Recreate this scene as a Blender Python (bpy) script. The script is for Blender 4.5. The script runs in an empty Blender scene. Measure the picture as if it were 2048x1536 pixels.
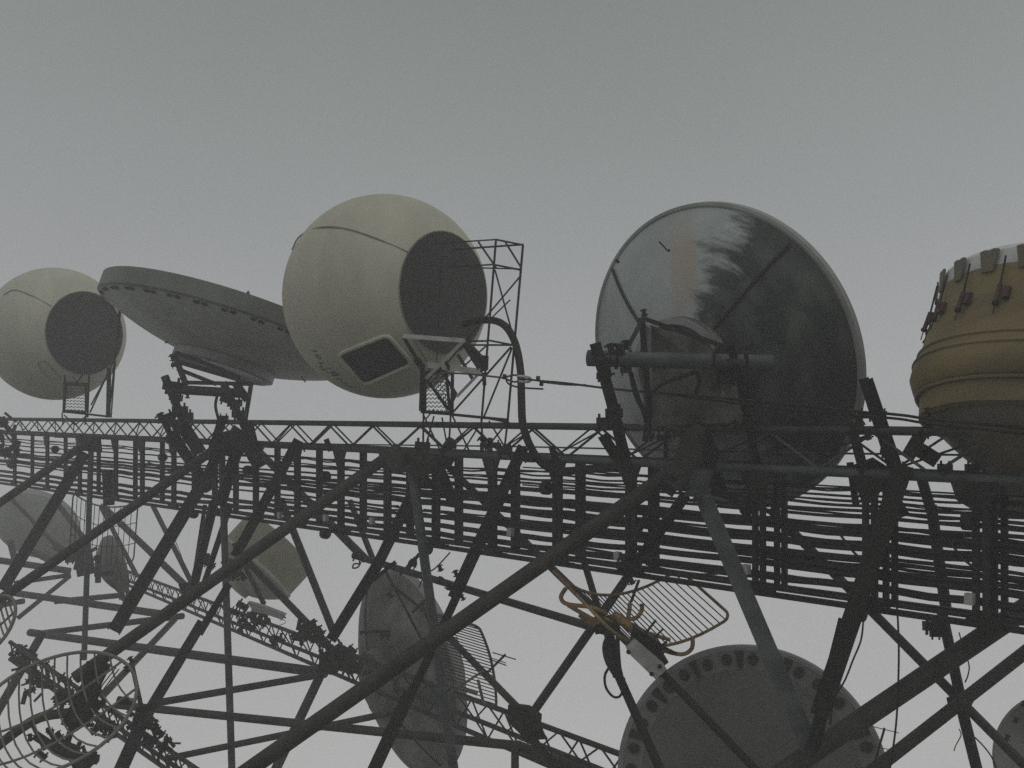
import bpy, math, random
from mathutils import Vector as V
random.seed(7)
S = bpy.context.scene
COL = S.collection
R = math.radians
# ------------------------------------------------------------------ camera
F = 2050.0                     # focal length in units of the 2048 px wide frame
PITCH = R(24)
CAM = V((0, 0, 1.7))
RT = V((1, 0, 0)); UP = V((0, -math.sin(PITCH), math.cos(PITCH))); FW = V((0, math.cos(PITCH), math.sin(PITCH)))
cd = bpy.data.cameras.new("camera"); cam = bpy.data.objects.new("camera", cd); COL.objects.link(cam)
cam.location = CAM; cam.rotation_euler = (R(90) + PITCH, 0, 0)
cd.sensor_width = 36; cd.lens = 36 * F / 2048; cd.clip_end = 2000; cd.clip_start = 0.05
S.camera = cam
# ------------------------------------------------------------------ world: an even grey cloud, dimmer overhead
w = bpy.data.worlds.new("World"); S.world = w; w.use_nodes = True
nt = w.node_tree; nt.nodes.clear()
N = nt.nodes.new; L = nt.links.new
out = N('ShaderNodeOutputWorld'); mix = N('ShaderNodeMixShader')
sky = N('ShaderNodeTexSky'); sky.sky_type = 'NISHITA'; sky.sun_disc = False
sky.sun_elevation = R(50); sky.sun_rotation = R(200); sky.air_density = 1; sky.dust_density = 6
bw = N('ShaderNodeRGBToBW'); b1 = N('ShaderNodeBackground'); b1.inputs[1].default_value = 0.05
b2 = N('ShaderNodeBackground'); b2.inputs[1].default_value = 1.0
tc = N('ShaderNodeTexCoord'); sx = N('ShaderNodeSeparateXYZ'); rp = N('ShaderNodeValToRGB')
L(tc.outputs['Generated'], sx.inputs[0]); L(sx.outputs['Z'], rp.inputs[0])
cr = rp.color_ramp
def srgb(r, g, b, k=1.0):
    f = lambda c: (c / 255 / 12.92 if c / 255 <= .04045 else ((c / 255 + .055) / 1.055) ** 2.4) * k
    return (f(r), f(g), f(b), 1)
stops = [(0.0, srgb(220, 220, 219)), (0.12, srgb(215, 215, 214)), (0.40, srgb(178, 179, 182)), (0.56, srgb(152, 157, 157)), (0.70, srgb(134, 141, 139)), (1.0, srgb(116, 122, 120))]
cr.elements[0].position, cr.elements[0].color = stops[0]
cr.elements[1].position, cr.elements[1].color = stops[-1]
for p, c in stops[1:-1]:
    e = cr.elements.new(p); e.color = c
cr.interpolation = 'B_SPLINE'
L(sky.outputs[0], bw.inputs[0]); L(bw.outputs[0], b1.inputs[0]); cn = N('ShaderNodeTexNoise'); cn.inputs['Scale'].default_value = 1.8; cn.inputs['Detail'].default_value = 4
cm = N('ShaderNodeMapRange'); cm.inputs[1].default_value = .3; cm.inputs[2].default_value = .7; cm.inputs[3].default_value = .95; cm.inputs[4].default_value = 1.05
L(tc.outputs['Generated'], cn.inputs[0]); L(cn.outputs[0], cm.inputs[0]); L(cm.outputs[0], b2.inputs[1]); L(rp.outputs[0], b2.inputs[0])
mix.inputs[0].default_value = 0.88
L(b1.outputs[0], mix.inputs[1]); L(b2.outputs[0], mix.inputs[2]); L(mix.outputs[0], out.inputs[0])
# ------------------------------------------------------------------ sun, veiled by cloud
sd = bpy.data.lights.new("sun", 'SUN'); sd.energy = 0.5; sd.angle = R(60); sd.color = (1, .97, .92)
sun = bpy.data.objects.new("sun", sd); COL.objects.link(sun); sun.rotation_euler = (R(40), 0, R(20)); sun.location = (0, 0, 60)
S.view_settings.view_transform = 'Standard'; S.view_settings.look = 'None'
S.view_settings.exposure = 0.0; S.view_settings.gamma = 1.0; S.view_settings.use_curve_mapping = False
S.cycles.max_bounces = 6; S.cycles.diffuse_bounces = 3; S.cycles.volume_bounces = 1
S.cycles.use_denoising = False
HAZE = 0.0090

# ------------------------------------------------------------------ helpers
def P(px, py, z):
    return CAM + RT * ((px - 1024) / F * z) + UP * (-(py - 768) / F * z) + FW * z
CF = 3.318e-5
def zf(px, off=0.0):           # depth of the front face of the platform, which recedes to the left
    return 1.0 / ((px + 1000.0) * CF) + off
UD = (P(500, 845, zf(500)) - P(1500, 858, zf(1500))).normalized()     # along the platform, away to the left
VD = (P(1024, 800, zf(1024)) - P(1024, 900, zf(1024))).normalized()
ND = UD.cross(VD).normalized()
if ND.dot(FW) < 0: ND = -ND    # out of the back of the platform
NZ = ND.dot(FW)
def vframe(px, py, z, n):
    """axes at a place: n given as (right, up, away) relative to the line of sight"""
    o = P(px, py, z); v = (o - CAM).normalized(); r = v.cross(UP).normalized(); u = r.cross(v)
    a = (r * n[0] + u * n[1] + v * n[2]).normalized()
    ref = u if abs(a.dot(u)) < .9 else r
    e1 = (ref - a * ref.dot(a)).normalized(); e2 = a.cross(e1)
    return o, e1, e2, a

def mat(name, col, rough=.6, metal=0.0, var=.25, scale=6.0, dark=None, bump=.0, stretch=None, spec=.4, coat=0):
    m = bpy.data.materials.new(name); m.use_nodes = True
    t = m.node_tree; b = t.nodes['Principled BSDF']
    tc = t.nodes.new('ShaderNodeTexCoord'); mp = t.nodes.new('ShaderNodeMapping'); nz = t.nodes.new('ShaderNodeTexNoise')
    nz.inputs['Scale'].default_value = scale; nz.inputs['Detail'].default_value = 7; nz.inputs['Roughness'].default_value = .62
    if stretch: mp.inputs['Scale'].default_value = stretch
    t.links.new(tc.outputs['Object'], mp.inputs[0]); t.links.new(mp.outputs[0], nz.inputs[0])
    r = t.nodes.new('ShaderNodeValToRGB'); c = col[:3]
    d = dark[:3] if dark else tuple(x * (1 - var) for x in c)
    r.color_ramp.elements[0].position = .36; r.color_ramp.elements[0].color = (*d, 1)
    r.color_ramp.elements[1].position = .64; r.color_ramp.elements[1].color = (*[min(1, x * (1 + var * .5)) for x in c], 1)
    t.links.new(nz.outputs[0], r.inputs[0]); t.links.new(r.outputs[0], b.inputs['Base Color'])
    mr = t.nodes.new('ShaderNodeMapRange'); mr.inputs[3].default_value = rough - .12; mr.inputs[4].default_value = min(1, rough + .12)
    t.links.new(nz.outputs[0], mr.inputs[0]); t.links.new(mr.outputs[0], b.inputs['Roughness'])
    b.inputs['Metallic'].default_value = metal; b.inputs['Specular IOR Level'].default_value = spec
    if bump:
        n2 = t.nodes.new('ShaderNodeTexNoise'); n2.inputs['Scale'].default_value = scale * 5; n2.inputs['Detail'].default_value = 5
        bp = t.nodes.new('ShaderNodeBump'); bp.inputs['Strength'].default_value = bump; bp.inputs['Distance'].default_value = .02
        t.links.new(tc.outputs['Object'], n2.inputs[0]); t.links.new(n2.outputs[0], bp.inputs['Height']); t.links.new(bp.outputs[0], b.inputs['Normal'])
    return m
M = {}
M['galv'] = mat('galvanised_steel', (.042, .044, .039), .62, .05, .5, 2.2, dark=(.020, .017, .013), bump=.3, spec=.25)
M['galvl'] = mat('pale_galvanised_steel', (.070, .080, .082), .6, .05, .45, 3.0, bump=.3, spec=.3)
M['dark'] = mat('dark_wet_steel', (.013, .013, .011), .55, .05, .5, 4.0, dark=(.009, .007, .006), bump=.3, spec=.2)
M['thin'] = mat('thin_steel_bar', (.022, .022, .019), .6, .05, .4, 5.0, spec=.2)
M['rubber'] = mat('black_cable_jacket', (.008, .008, .008), .5, 0, .4, 8, dark=(.010, .007, .006), spec=.25)
M['cream'] = mat('cream_fibreglass', (.45, .435, .35), .6, 0, .10, 1.3, bump=.08, stretch=(1.6, 1.6, .45))
M['cream2'] = mat('weathered_cream_fibreglass', (.47, .465, .375), .6, 0, .11, 1.3, bump=.08, stretch=(1.6, 1.6, .45))
M['seam'] = mat('seam_sealant', (.24, .23, .18), .7, 0, .3, 6)
M['hole'] = mat('charcoal_rear_panel', (.014, .013, .010), .55, 0, .35, 2.5, bump=.15)
M['pane'] = mat('dark_window_glass', (.012, .012, .012), .12, 0, .3, 2, spec=.5)
M['white'] = mat('white_painted_trim', (.46, .46, .44), .5, 0, .25, 4)
M['whiteb'] = mat('white_weathered_box', (.40, .39, .38), .6, 0, .25, 5)
M['dgrey'] = mat('grey_dish_paint', (.14, .15, .135), .55, 0, .22, 1.2, bump=.06)
M['dgreyl'] = mat('light_grey_dish_paint', (.26, .27, .25), .55, 0, .22, 1.2, bump=.06)
M['dholes'] = mat('pale_grey_dish_metal', (.125, .128, .112), .65, .0, .2, 1.5, bump=.06)
M['flange'] = mat('pale_dish_flange', (.26, .26, .26), .5, .1, .2, 3)
M['mustard'] = mat('mustard_fibreglass', (.21, .155, .065), .6, 0, .3, .9, dark=(.13, .095, .045), bump=.15, stretch=(.5, .5, 2.2))
M['skirt'] = mat('grey_brown_dish_back', (.12, .10, .07), .6, 0, .3, 1.4, bump=.1)
M['cover'] = mat('white_radome_cloth', (.62, .63, .62), .6, 0, .08, 2)
M['spring'] = mat('red_brown_tension_spring', (.06, .022, .018), .5, .2, .4, 12)
M['blue'] = mat('blue_paint', (.03, .09, .22), .5, 0, .2, 6)
M['ink'] = mat('faded_black_lettering', (.09, .09, .08), .6, 0, .3, 12)
M['rusty'] = mat('rust_orange_wire', (.08, .040, .022), .6, .1, .5, 20)
M['ochre'] = mat('ochre_rusted_tube', (.30, .20, .085), .55, .1, .4, 7, dark=(.14, .07, .04))
M['redtube'] = mat('red_brown_tube', (.16, .085, .065), .55, .1, .4, 7)
M['gridgrey'] = mat('pale_beige_grid_tube', (.17, .165, .135), .55, .1, .25, 6)
M['olive'] = mat('olive_yellow_shroud', (.29, .28, .20), .6, 0, .2, 1.5)
M['rust'] = mat('rusted_plate', (.045, .030, .022), .7, .2, .5, 9, bump=.3)
M['ground'] = mat('gravel_lightened_for_fill', (.30, .30, .28), .8, 0, .5, .8, bump=.6)  # out-of-view gravel, made pale to bounce fill light onto the undersides
M['hubm'] = mat('dark_mottled_hub', (.16, .155, .14), .45, .1, .5, 2.2, dark=(.035, .035, .032), bump=.15)
M['dring'] = mat('dish_rim_ring', (.21, .212, .195), .65, 0, .15, 2)
M['pale2'] = mat('pale_dish_back', (.40, .415, .375), .6, 0, .18, .9, bump=.06)
M['blotchy'] = mat('blotchy_dish_paint', (.24, .235, .205), .65, 0, .5, 1.1, dark=(.085, .09, .08), bump=.08)

def wet_reflect_dish(fr_, org):                 # bare metal back with old stains, sky reflection painted in as pale and dark sectors, one faded orange stripe
    m = mat('stained_metal_painted_reflection', (.38, .415, .405), .5, .05, .15, 1.3)
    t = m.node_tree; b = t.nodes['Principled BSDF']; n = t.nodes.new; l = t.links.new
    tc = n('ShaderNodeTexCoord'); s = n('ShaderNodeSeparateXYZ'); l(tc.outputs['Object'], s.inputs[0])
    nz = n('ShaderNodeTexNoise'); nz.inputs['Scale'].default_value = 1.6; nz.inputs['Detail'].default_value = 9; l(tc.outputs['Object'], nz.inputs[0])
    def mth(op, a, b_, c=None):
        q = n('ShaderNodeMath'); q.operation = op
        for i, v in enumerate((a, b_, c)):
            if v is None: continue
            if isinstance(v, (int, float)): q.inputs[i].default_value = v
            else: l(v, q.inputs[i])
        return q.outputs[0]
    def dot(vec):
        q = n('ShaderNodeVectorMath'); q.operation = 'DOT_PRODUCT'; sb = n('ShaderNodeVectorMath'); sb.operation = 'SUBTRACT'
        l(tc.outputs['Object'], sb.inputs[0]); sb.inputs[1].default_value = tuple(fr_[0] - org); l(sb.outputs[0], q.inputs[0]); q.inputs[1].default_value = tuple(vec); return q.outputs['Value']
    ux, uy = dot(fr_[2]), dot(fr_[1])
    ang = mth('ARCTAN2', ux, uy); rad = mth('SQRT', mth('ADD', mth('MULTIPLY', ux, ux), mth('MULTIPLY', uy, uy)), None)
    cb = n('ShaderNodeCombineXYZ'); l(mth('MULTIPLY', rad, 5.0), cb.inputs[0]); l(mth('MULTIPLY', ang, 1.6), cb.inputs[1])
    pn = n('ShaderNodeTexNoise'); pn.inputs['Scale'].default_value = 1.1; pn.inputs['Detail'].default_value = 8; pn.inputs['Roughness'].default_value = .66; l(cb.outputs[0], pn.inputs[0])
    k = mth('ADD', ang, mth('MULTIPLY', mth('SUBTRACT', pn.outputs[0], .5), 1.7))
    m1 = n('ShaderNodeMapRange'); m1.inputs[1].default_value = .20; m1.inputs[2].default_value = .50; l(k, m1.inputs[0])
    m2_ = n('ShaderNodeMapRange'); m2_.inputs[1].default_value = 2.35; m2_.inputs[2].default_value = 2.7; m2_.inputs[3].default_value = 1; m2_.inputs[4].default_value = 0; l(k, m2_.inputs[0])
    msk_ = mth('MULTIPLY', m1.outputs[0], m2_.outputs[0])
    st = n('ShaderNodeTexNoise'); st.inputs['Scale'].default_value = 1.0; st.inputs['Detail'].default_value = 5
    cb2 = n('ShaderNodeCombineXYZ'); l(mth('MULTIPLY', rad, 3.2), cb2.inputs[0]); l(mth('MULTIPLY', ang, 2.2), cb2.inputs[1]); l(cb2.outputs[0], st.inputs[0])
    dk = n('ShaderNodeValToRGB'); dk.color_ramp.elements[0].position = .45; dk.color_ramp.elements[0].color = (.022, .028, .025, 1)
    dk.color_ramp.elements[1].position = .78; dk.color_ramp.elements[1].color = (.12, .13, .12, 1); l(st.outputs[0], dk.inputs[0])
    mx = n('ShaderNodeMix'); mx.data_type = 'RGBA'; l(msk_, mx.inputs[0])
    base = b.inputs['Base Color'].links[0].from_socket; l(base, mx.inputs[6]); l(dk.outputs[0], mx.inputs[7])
    # faded stripe
    def band(sock, lo, hi, e):
        a = n('ShaderNodeMapRange'); a.inputs[1].default_value = lo - e; a.inputs[2].default_value = lo + e; l(sock, a.inputs[0])
        c = n('ShaderNodeMapRange'); c.inputs[1].default_value = hi - e; c.inputs[2].default_value = hi + e; c.inputs[3].default_value = 1; c.inputs[4].default_value = 0; l(sock, c.inputs[0])
        return mth('MULTIPLY', a.outputs[0], c.outputs[0])
    wob = mth('MULTIPLY_ADD', nz.outputs[0], .35, s.outputs['Z'])
    msk = mth('MULTIPLY', band(s.outputs['X'], -.56, -.30, .03), band(wob, 1.75, 2.75, .3))
    msk = mth('MULTIPLY', msk, .40)
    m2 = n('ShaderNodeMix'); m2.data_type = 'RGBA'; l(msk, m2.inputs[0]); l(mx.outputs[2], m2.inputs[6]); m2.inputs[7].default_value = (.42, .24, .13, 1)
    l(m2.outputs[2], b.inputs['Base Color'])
    return m

def tag(o, label=None, cat=None, group=None, kind=None):
    if label: o['label'] = label
    if cat: o['category'] = cat
    if group: o['group'] = group
    if kind: o['kind'] = kind
    return o
def thing(name, loc, label, cat, group=None):
    o = bpy.data.objects.new(name, None); COL.objects.link(o); o.location = loc; o.empty_display_size = .2
    return tag(o, label, cat, group)
def origin(o):
    p = V((0, 0, 0))
    while o is not None: p = p + V(o.location); o = o.parent
    return p

class MB:
    def __init__(s): s.v = []; s.f = []; s.sm = []
    def add(s, vs, fs, smooth=False):
        b = len(s.v); s.v += [V(x) for x in vs]; s.f += [tuple(b + i for i in f) for f in fs]; s.sm += [smooth] * len(fs); return s
    def tube(s, pts, r, n=10, closed=False, cap=True):
        pts = [V(p) for p in pts]; m = len(pts); rs = r if isinstance(r, (list, tuple)) else [r] * m
        d0 = (pts[1] - pts[0]).normalized(); a = d0.orthogonal().normalized(); vs = []
        for i in range(m):
            if closed: d = (pts[(i + 1) % m] - pts[i - 1]).normalized()
            else: d = (pts[min(i + 1, m - 1)] - pts[max(i - 1, 0)]).normalized()
            a = (a - d * a.dot(d)); a = a.normalized() if a.length > 1e-6 else d.orthogonal().normalized()
            b = d.cross(a)
            for k in range(n):
                t = 2 * math.pi * k / n; vs.append(pts[i] + (a * math.cos(t) + b * math.sin(t)) * rs[i])
        fs = []
        for i in range(m if closed else m - 1):
            j = (i + 1) % m
            for k in range(n):
                q = (k + 1) % n; fs.append((i * n + k, i * n + q, j * n + q, j * n + k))
        s.add(vs, fs, n > 6)
        if not closed and cap:
            b = len(s.v) - m * n
            s.f += [tuple(b + k for k in range(n))[::-1], tuple(b + (m - 1) * n + k for k in range(n))]; s.sm += [False, False]
        return s
    def beam(s, a, b, w, h, up=None):
        a, b = V(a), V(b); d = (b - a).normalized(); up = V(up) if up is not None else VD
        x = d.cross(up); x = x.normalized() if x.length > 1e-4 else d.orthogonal().normalized(); y = x.cross(d).normalized()
        vs = [p + x * (w / 2 * i) + y * (h / 2 * j) for p in (a, b) for i, j in ((-1, -1), (1, -1), (1, 1), (-1, 1))]
        return s.add(vs, [(0, 1, 2, 3)[::-1], (4, 5, 6, 7), (0, 1, 5, 4), (1, 2, 6, 5), (2, 3, 7, 6), (3, 0, 4, 7)])
    def channel(s, a, b, w, d, t=.02, face=None):
        """open U channel: a web towards the viewer and two flanges going back"""
        a, b = V(a), V(b); ax = (b - a).normalized(); nrm = V(face) if face is not None else ((a + b) / 2 - CAM).normalized()
        nrm = (nrm - ax * nrm.dot(ax)).normalized(); x = ax.cross(nrm)
        s.beam(a, b, w, t, nrm)
        for k in (-1, 1):
            o = x * (k * (w / 2 - t / 2)) + nrm * (d / 2 + t / 2 + .001)
            s.beam(a + o, b + o, t, d, nrm)
        return s
    def prism(s, poly, d, centre=True):
        poly = [V(p) for p in poly]; d = V(d); n = len(poly); o = -d / 2 if centre else V((0, 0, 0))
        vs = [p + o for p in poly] + [p + o + d for p in poly]
        return s.add(vs, [tuple(range(n))[::-1], tuple(range(n, 2 * n))] + [(i, (i + 1) % n, n + (i + 1) % n, n + i) for i in range(n)])
    def rev(s, fr, prof, seg=64, a0=0, a1=2 * math.pi, smooth=True):
        o, e1, e2, n = fr; full = abs(a1 - a0 - 2 * math.pi) < 1e-6; m = seg if full else seg + 1; vs = []; 
        for r, h in prof:
            for k in range(m):
                t = a0 + (a1 - a0) * k / seg; vs.append(o + (e1 * math.cos(t) + e2 * math.sin(t)) * max(r, 1e-4) + n * h)
        fs = []
        for i in range(len(prof) - 1):
            for k in range(seg):
                q = (k + 1) % m; fs.append((i * m + k, i * m + q, (i + 1) * m + q, (i + 1) * m + k))
        return s.add(vs, fs, smooth)
    def ball(s, c, r, n=8):
        fr = (V(c), V((1, 0, 0)), V((0, 1, 0)), V((0, 0, 1)))
        return s.rev(fr, [(r * math.sin(math.pi * i / n), -r * math.cos(math.pi * i / n)) for i in range(n + 1)], n + 2)
    def build(s, name, m, parent=None, label=None, cat=None, group=None, kind=None, auto=True):
        me = bpy.data.meshes.new(name); org = origin(parent) if parent else V((0, 0, 0))
        if parent is None and s.v:
            org = sum(s.v, V((0, 0, 0))) / len(s.v)
        me.from_pydata([tuple(p - org) for p in s.v], [], s.f); me.update()
        me.polygons.foreach_set('use_smooth', s.sm)
        if auto and any(s.sm):
            try: me.set_sharp_from_angle(angle=R(38))
            except Exception: pass
        me.materials.append(M[m]); o = bpy.data.objects.new(name, me); COL.objects.link(o)
        if parent: o.parent = parent
        else: o.location = org
        return tag(o, label, cat, group, kind)
def wr(wpx, z): return wpx / 2 * z / F
def smooth_path(pts, k=5):
    out = []; n = len(pts)
    for i in range(n - 1):
        p0, p1, p2, p3 = pts[max(i - 1, 0)], pts[i], pts[i + 1], pts[min(i + 2, n - 1)]
        for j in range(k):
            t = j / k
            out.append(.5 * ((2 * p1) + (p2 - p0) * t + (2 * p0 - 5 * p1 + 4 * p2 - p3) * t * t + (3 * p1 - p0 - 3 * p2 + p3) * t ** 3))
    out.append(pts[-1]); return out
def pp(l, z=None): return [P(a[0], a[1], a[2] if len(a) > 2 else z) for a in l]
def parts(parent, name, rows, z, m='dark', n=10, kind='tube'):
    """rows: x0,y0,x1,y1,width_px[,z0,z1]; each row is one straight member and one part"""
    res = []
    for r_ in rows:
        z0 = r_[5] if len(r_) > 5 else z; z1 = r_[6] if len(r_) > 6 else z0
        a, b = P(r_[0], r_[1], z0), P(r_[2], r_[3], z1); mb = MB(); wd = wr(r_[4], (z0 + z1) / 2) * 2
        if kind == 'tube': mb.tube([a, b], wd / 2, n)
        elif kind == 'channel': mb.channel(a, b, wd, wd * .6, max(.008, wd * .1))
        elif kind == 'beam': mb.beam(a, b, wd, wd * .8, (a - CAM))
        res.append(mb.build(name, m, parent))
    return res
def clamp(parent, px, py, z, w=14, ang=0, m='dark', h=None):
    """pipe clamp: a block with two projecting bolts"""
    a = R(ang); dx, dy = math.cos(a), math.sin(a); h = h or w * .55
    mb = MB(); k = z / F
    mb.beam(P(px - dx * w / 2, py - dy * w / 2, z), P(px + dx * w / 2, py + dy * w / 2, z), h * k, h * k, (P(px, py, z) - CAM))
    for s_ in (-.32, .32):
        cx, cy = px + dx * w * s_, py + dy * w * s_
        mb.tube([P(cx + dy * h * .95, cy - dx * h * .95, z - .01), P(cx - dy * h * .95, cy + dx * h * .95, z - .01)], .09 * w * k, 6)
    return mb.build('clamp', m, parent)

# ------------------------------------------------------------------ ground and air
g = MB(); K = 400
g.add([(-K, -K, 0), (K, -K, 0), (K, K, 0), (-K, K, 0)], [(0, 1, 2, 3)]); go = g.build('ground', 'ground', kind='structure')
hz = bpy.data.materials.new('haze'); hz.use_nodes = True; t = hz.node_tree; t.nodes.clear()
o_ = t.nodes.new('ShaderNodeOutputMaterial'); pv = t.nodes.new('ShaderNodeVolumePrincipled')
pv.inputs['Color'].default_value = (.97, .97, .97, 1); pv.inputs['Density'].default_value = HAZE; pv.inputs['Anisotropy'].default_value = .2
t.links.new(pv.outputs[0], o_.inputs['Volume'])
M['haze'] = hz
x0, x1, y0, y1, z0, z1 = -70, 60, -12, 75, -1, 24
MB().add([(x, y, z) for z in (z0, z1) for y in (y0, y1) for x in (x0, x1)], [(0, 2, 3, 1), (4, 5, 7, 6), (0, 1, 5, 4), (2, 6, 7, 3), (0, 4, 6, 2), (1, 3, 7, 5)]).build('haze', 'haze', kind='stuff')

# ------------------------------------------------------------------ platform lines
yT = lambda x: 838.5 + .0137 * x
yB = lambda x: 865 + .0476 * x
yR = lambda x: 966 + .1445 * x
def onU(px, y, off=0.0):       # a point on the platform face at picture column px, pushed off metres back along its normal
    return P(px, y, zf(px)) + ND * off
def upx(s):                    # column of the s-th metre along the platform
    return 1.0 / (s * .711 * CF + 1 / 3200.0 / 1.0 * 1.0) - 1000 if False else None
def col_at(k, k0, step):       # columns evenly spaced along the real length: 1/(px+1000) is linear in distance
    return 1.0 / (k0 + k * step) - 1000

# front lattice truss -------------------------------------------------
tr = thing('lattice_truss', onU(1024, yB(1024)), 'long horizontal lattice truss carrying the dishes, running the whole width above the cable ladder', 'truss')
XL, XR = -230, 2330
for yy, off, rr in ((yT, 0, .042), (yT, .55, .038), (yB, .55, .038)):
    MB().tube([onU(XL, yy(XL), off), onU(XR, yy(XR), off)], rr, 12).build('chord', 'galv', tr)
bx = [XL, 120, 500, 843, 1060, 1380, 1795, XR]
for a, b in zip(bx[:-1], bx[1:]):     # lower front chord in bolted lengths
    MB().tube([onU(a, yB(a)), onU(b, yB(b))], .052, 12).build('chord', 'galvl' if a > 500 else 'galv', tr)
    if a > XL: MB().tube([onU(a - 9, yB(a - 9)), onU(a + 9, yB(a + 9))], .068, 12).build('chord_collar', 'dark', tr)
st = 1 / 2545 - 1 / 2745; st = abs(1 / 2537 - 1 / 2745)
k = -9
tops = []
while True:
    x = col_at(k, 1 / 2745, st); k += 1
    if x < XL or k > 60: break
    if x > XR: continue
    tops.append(x)
for i in range(len(tops) - 1):
    a, b = tops[i], tops[i + 1]; m_ = col_at(.5, 1 / (a + 1000), 1 / (b + 1000) - 1 / (a + 1000))
    for q in (a, b):
        MB().tube([onU(q, yT(q) + 3, .01), onU(m_, yB(m_) - 4, .01)], .0175, 7).build('lacing_bar', 'galvl' if a > 1400 else 'thin', tr)
    # back face, staggered by half a panel
    MB().tube([onU(m_, yT(m_) + 3, .54), onU(b, yB(b) - 4, .54)], .015, 6).build('lacing_bar', 'thin', tr)
    MB().tube([onU(m_, yT(m_) + 3, .54), onU(a, yB(a) - 4, .54)], .015, 6).build('lacing_bar', 'thin', tr)
    # cross ties between faces (top and bottom), slanted
    MB().tube([onU(a, yT(a), 0), onU(m_, yT(m_), .55)], .018, 6).build('cross_tie', 'thin', tr)
    MB().tube([onU(m_, yB(m_), 0), onU(b, yB(b), .55)], .018, 6).build('cross_tie', 'thin', tr)
    MB().tube([onU(a, yT(a) + 4, .02), onU(b, yB(b) - 4, .5)], .013, 6).build('cross_tie', 'thin', tr)

# cable ladder --------------------------------------------------------
tray = thing('cable_ladder', onU(1024, 1060), 'cable ladder of upright brackets and rails hanging under the lattice truss', 'cable ladder')
for off, m_ in ((0, 'dark'), (.5, 'dark')):
    for dy, h in ((0, .06), (-13, .035)) if off == 0 else ((0, .05),):
        MB().beam(onU(XL, yR(XL) + dy * .35, off), onU(XR, yR(XR) + dy * 1.25, off), .06, h, VD).build('rail', m_, tray)
brk = [2205, 1962, 1740, 1518, 1262, 1115, 985, 872, 775, 682, 595, 512, 430, 348, 285, 232, 160, 95, 30, -40]
LE = lambda x, v: yB(x) + (yR(x) - yB(x)) * v
for i, x in enumerate(brk):
    off = 0.03 if i % 2 == 0 else .0
    for bo, rr in ((0, 1), (.48, .8)):
        p0 = onU(x, yB(x) + 2, bo); p1 = onU(x + .035 * (x - 900) / 60, yR(x) + 2, bo)
        dU = UD * .05
        for s_ in (-1, 1):
            MB().beam(p0 + dU * s_, p1 + dU * s_, .062, .05, ND).build('bracket_upright', 'dark' if (i + s_) % 3 else 'thin', tray)
        if bo == 0:
            for j in range(6):
                q = p0.lerp(p1, (j + .5) / 6); MB().beam(q - dU * .5, q + dU * .5, .06, .03, ND).build('bracket_rung', 'dark', tray)
    # splayed head plate, foot plate
    h0 = onU(x, yB(x) + 4, -.03); a = UD * .19; b = UD * .08; dn = -VD * .26
    MB().prism([h0 + a, h0 - a, h0 - b + dn, h0 + b + dn], ND * .03).build('head_plate', 'dark', tray)
    f0 = onU(x, yR(x) - 6, -.05); MB().prism([f0 + UD * .12 + VD * .05, f0 - UD * .24 + VD * .05, f0 - UD * .24 - VD * .04, f0 + UD * .12 - VD * .04], ND * .06).build('foot_plate', 'dark', tray)
    MB().tube([f0 - UD * .2, f0 - UD * .36], .012, 6).build('stud', 'dark', tray)
for x, y in ((1945, 1196), (1499, 1137), (1242, 1111), (1192 / 1.16, 1063), (848, 1051), (751, 1041), (658, 1035), (566, 1030)):
    q = onU(x, y, -.07); MB().beam(q + VD * .055, q - VD * .055, .085, .07, ND).build('cable_band', 'white', tray)
for x, y in ((1945, 1040), (1503, 1012), (1102, 975), (861, 965), (660, 952), (505, 940), (334, 914), (118, 898), (1728, 1222), (863, 1096), (660, 1066), (396, 1027)):
    q = onU(x, y, -.1); MB().tube([q - UD * .05, q + UD * .05], .095, 12).build('hose_clip', 'dark', tray)
    
# cables lying on the ladder -----------------------------------------
cab = []
vr = [(.13, .015), (.165, .015), (.215, .013), (.25, .018), (.30, .018), (.335, .020), (.40, .024), (.44, .030), (.475, .026), (.53, .024), (.565, .034), (.64, .020), (.67, .024), (.715, .028), (.78, .042), (.865, .044)]
rnd = random.Random(3)
for i, (v, r) in enumerate(vr):
    for lay in range(2):
        part_way = lay == 1 and i not in (1, 3, 6, 8, 10, 13)
        off = (.10 + .06 * rnd.random()) if lay == 0 else (.22 + .08 * rnd.random())
        rr = r * (1 if lay == 0 else .7); vv = v + (rnd.uniform(-.02, .02) if lay else 0)
        end = rnd.choice([820, 1000, 1150, 1400]) if part_way else XL if rnd.random() < .6 else rnd.choice([60, 300, 520, 700, 900])
        pts = []; xs = []
        for j in range(len(brk) - 1):
            a, b = brk[j], brk[j + 1]
            for q in (0, .25, .5, .75): xs.append(a + (b - a) * q)
        sg = rnd.choice((.4, .6, 1, 1.2, 2)); ph = rnd.random() * 6; am = rnd.uniform(.004, .014)
        for j, x in enumerate(xs):
            if x < end: break
            sag = math.sin(math.pi * (j % 4) / 4) * rnd.uniform(.004, .014) * sg
            drift = am * math.sin(ph + x / 260.0) + .004 * math.sin(ph * 3 + x / 90.0)
            pts.append(onU(x, LE(x, vv + sag + drift), off))
        mb = MB().tube(smooth_path(pts, 2), rr, 8)
        kd = ('thick', 'heavy black coaxial cable') if rr > .029 else ('slim', 'slim black coaxial cable') if rr < .019 else ('medium', 'medium black coaxial cable')
        hgt = 'upper' if vv < .42 else 'lower'
        mb.build('cable', 'rubber', None, f'{kd[1]} in the {hgt} half of the cable ladder', 'cable', f'{kd[0]} cables in the {hgt} half of the cable ladder')
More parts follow.
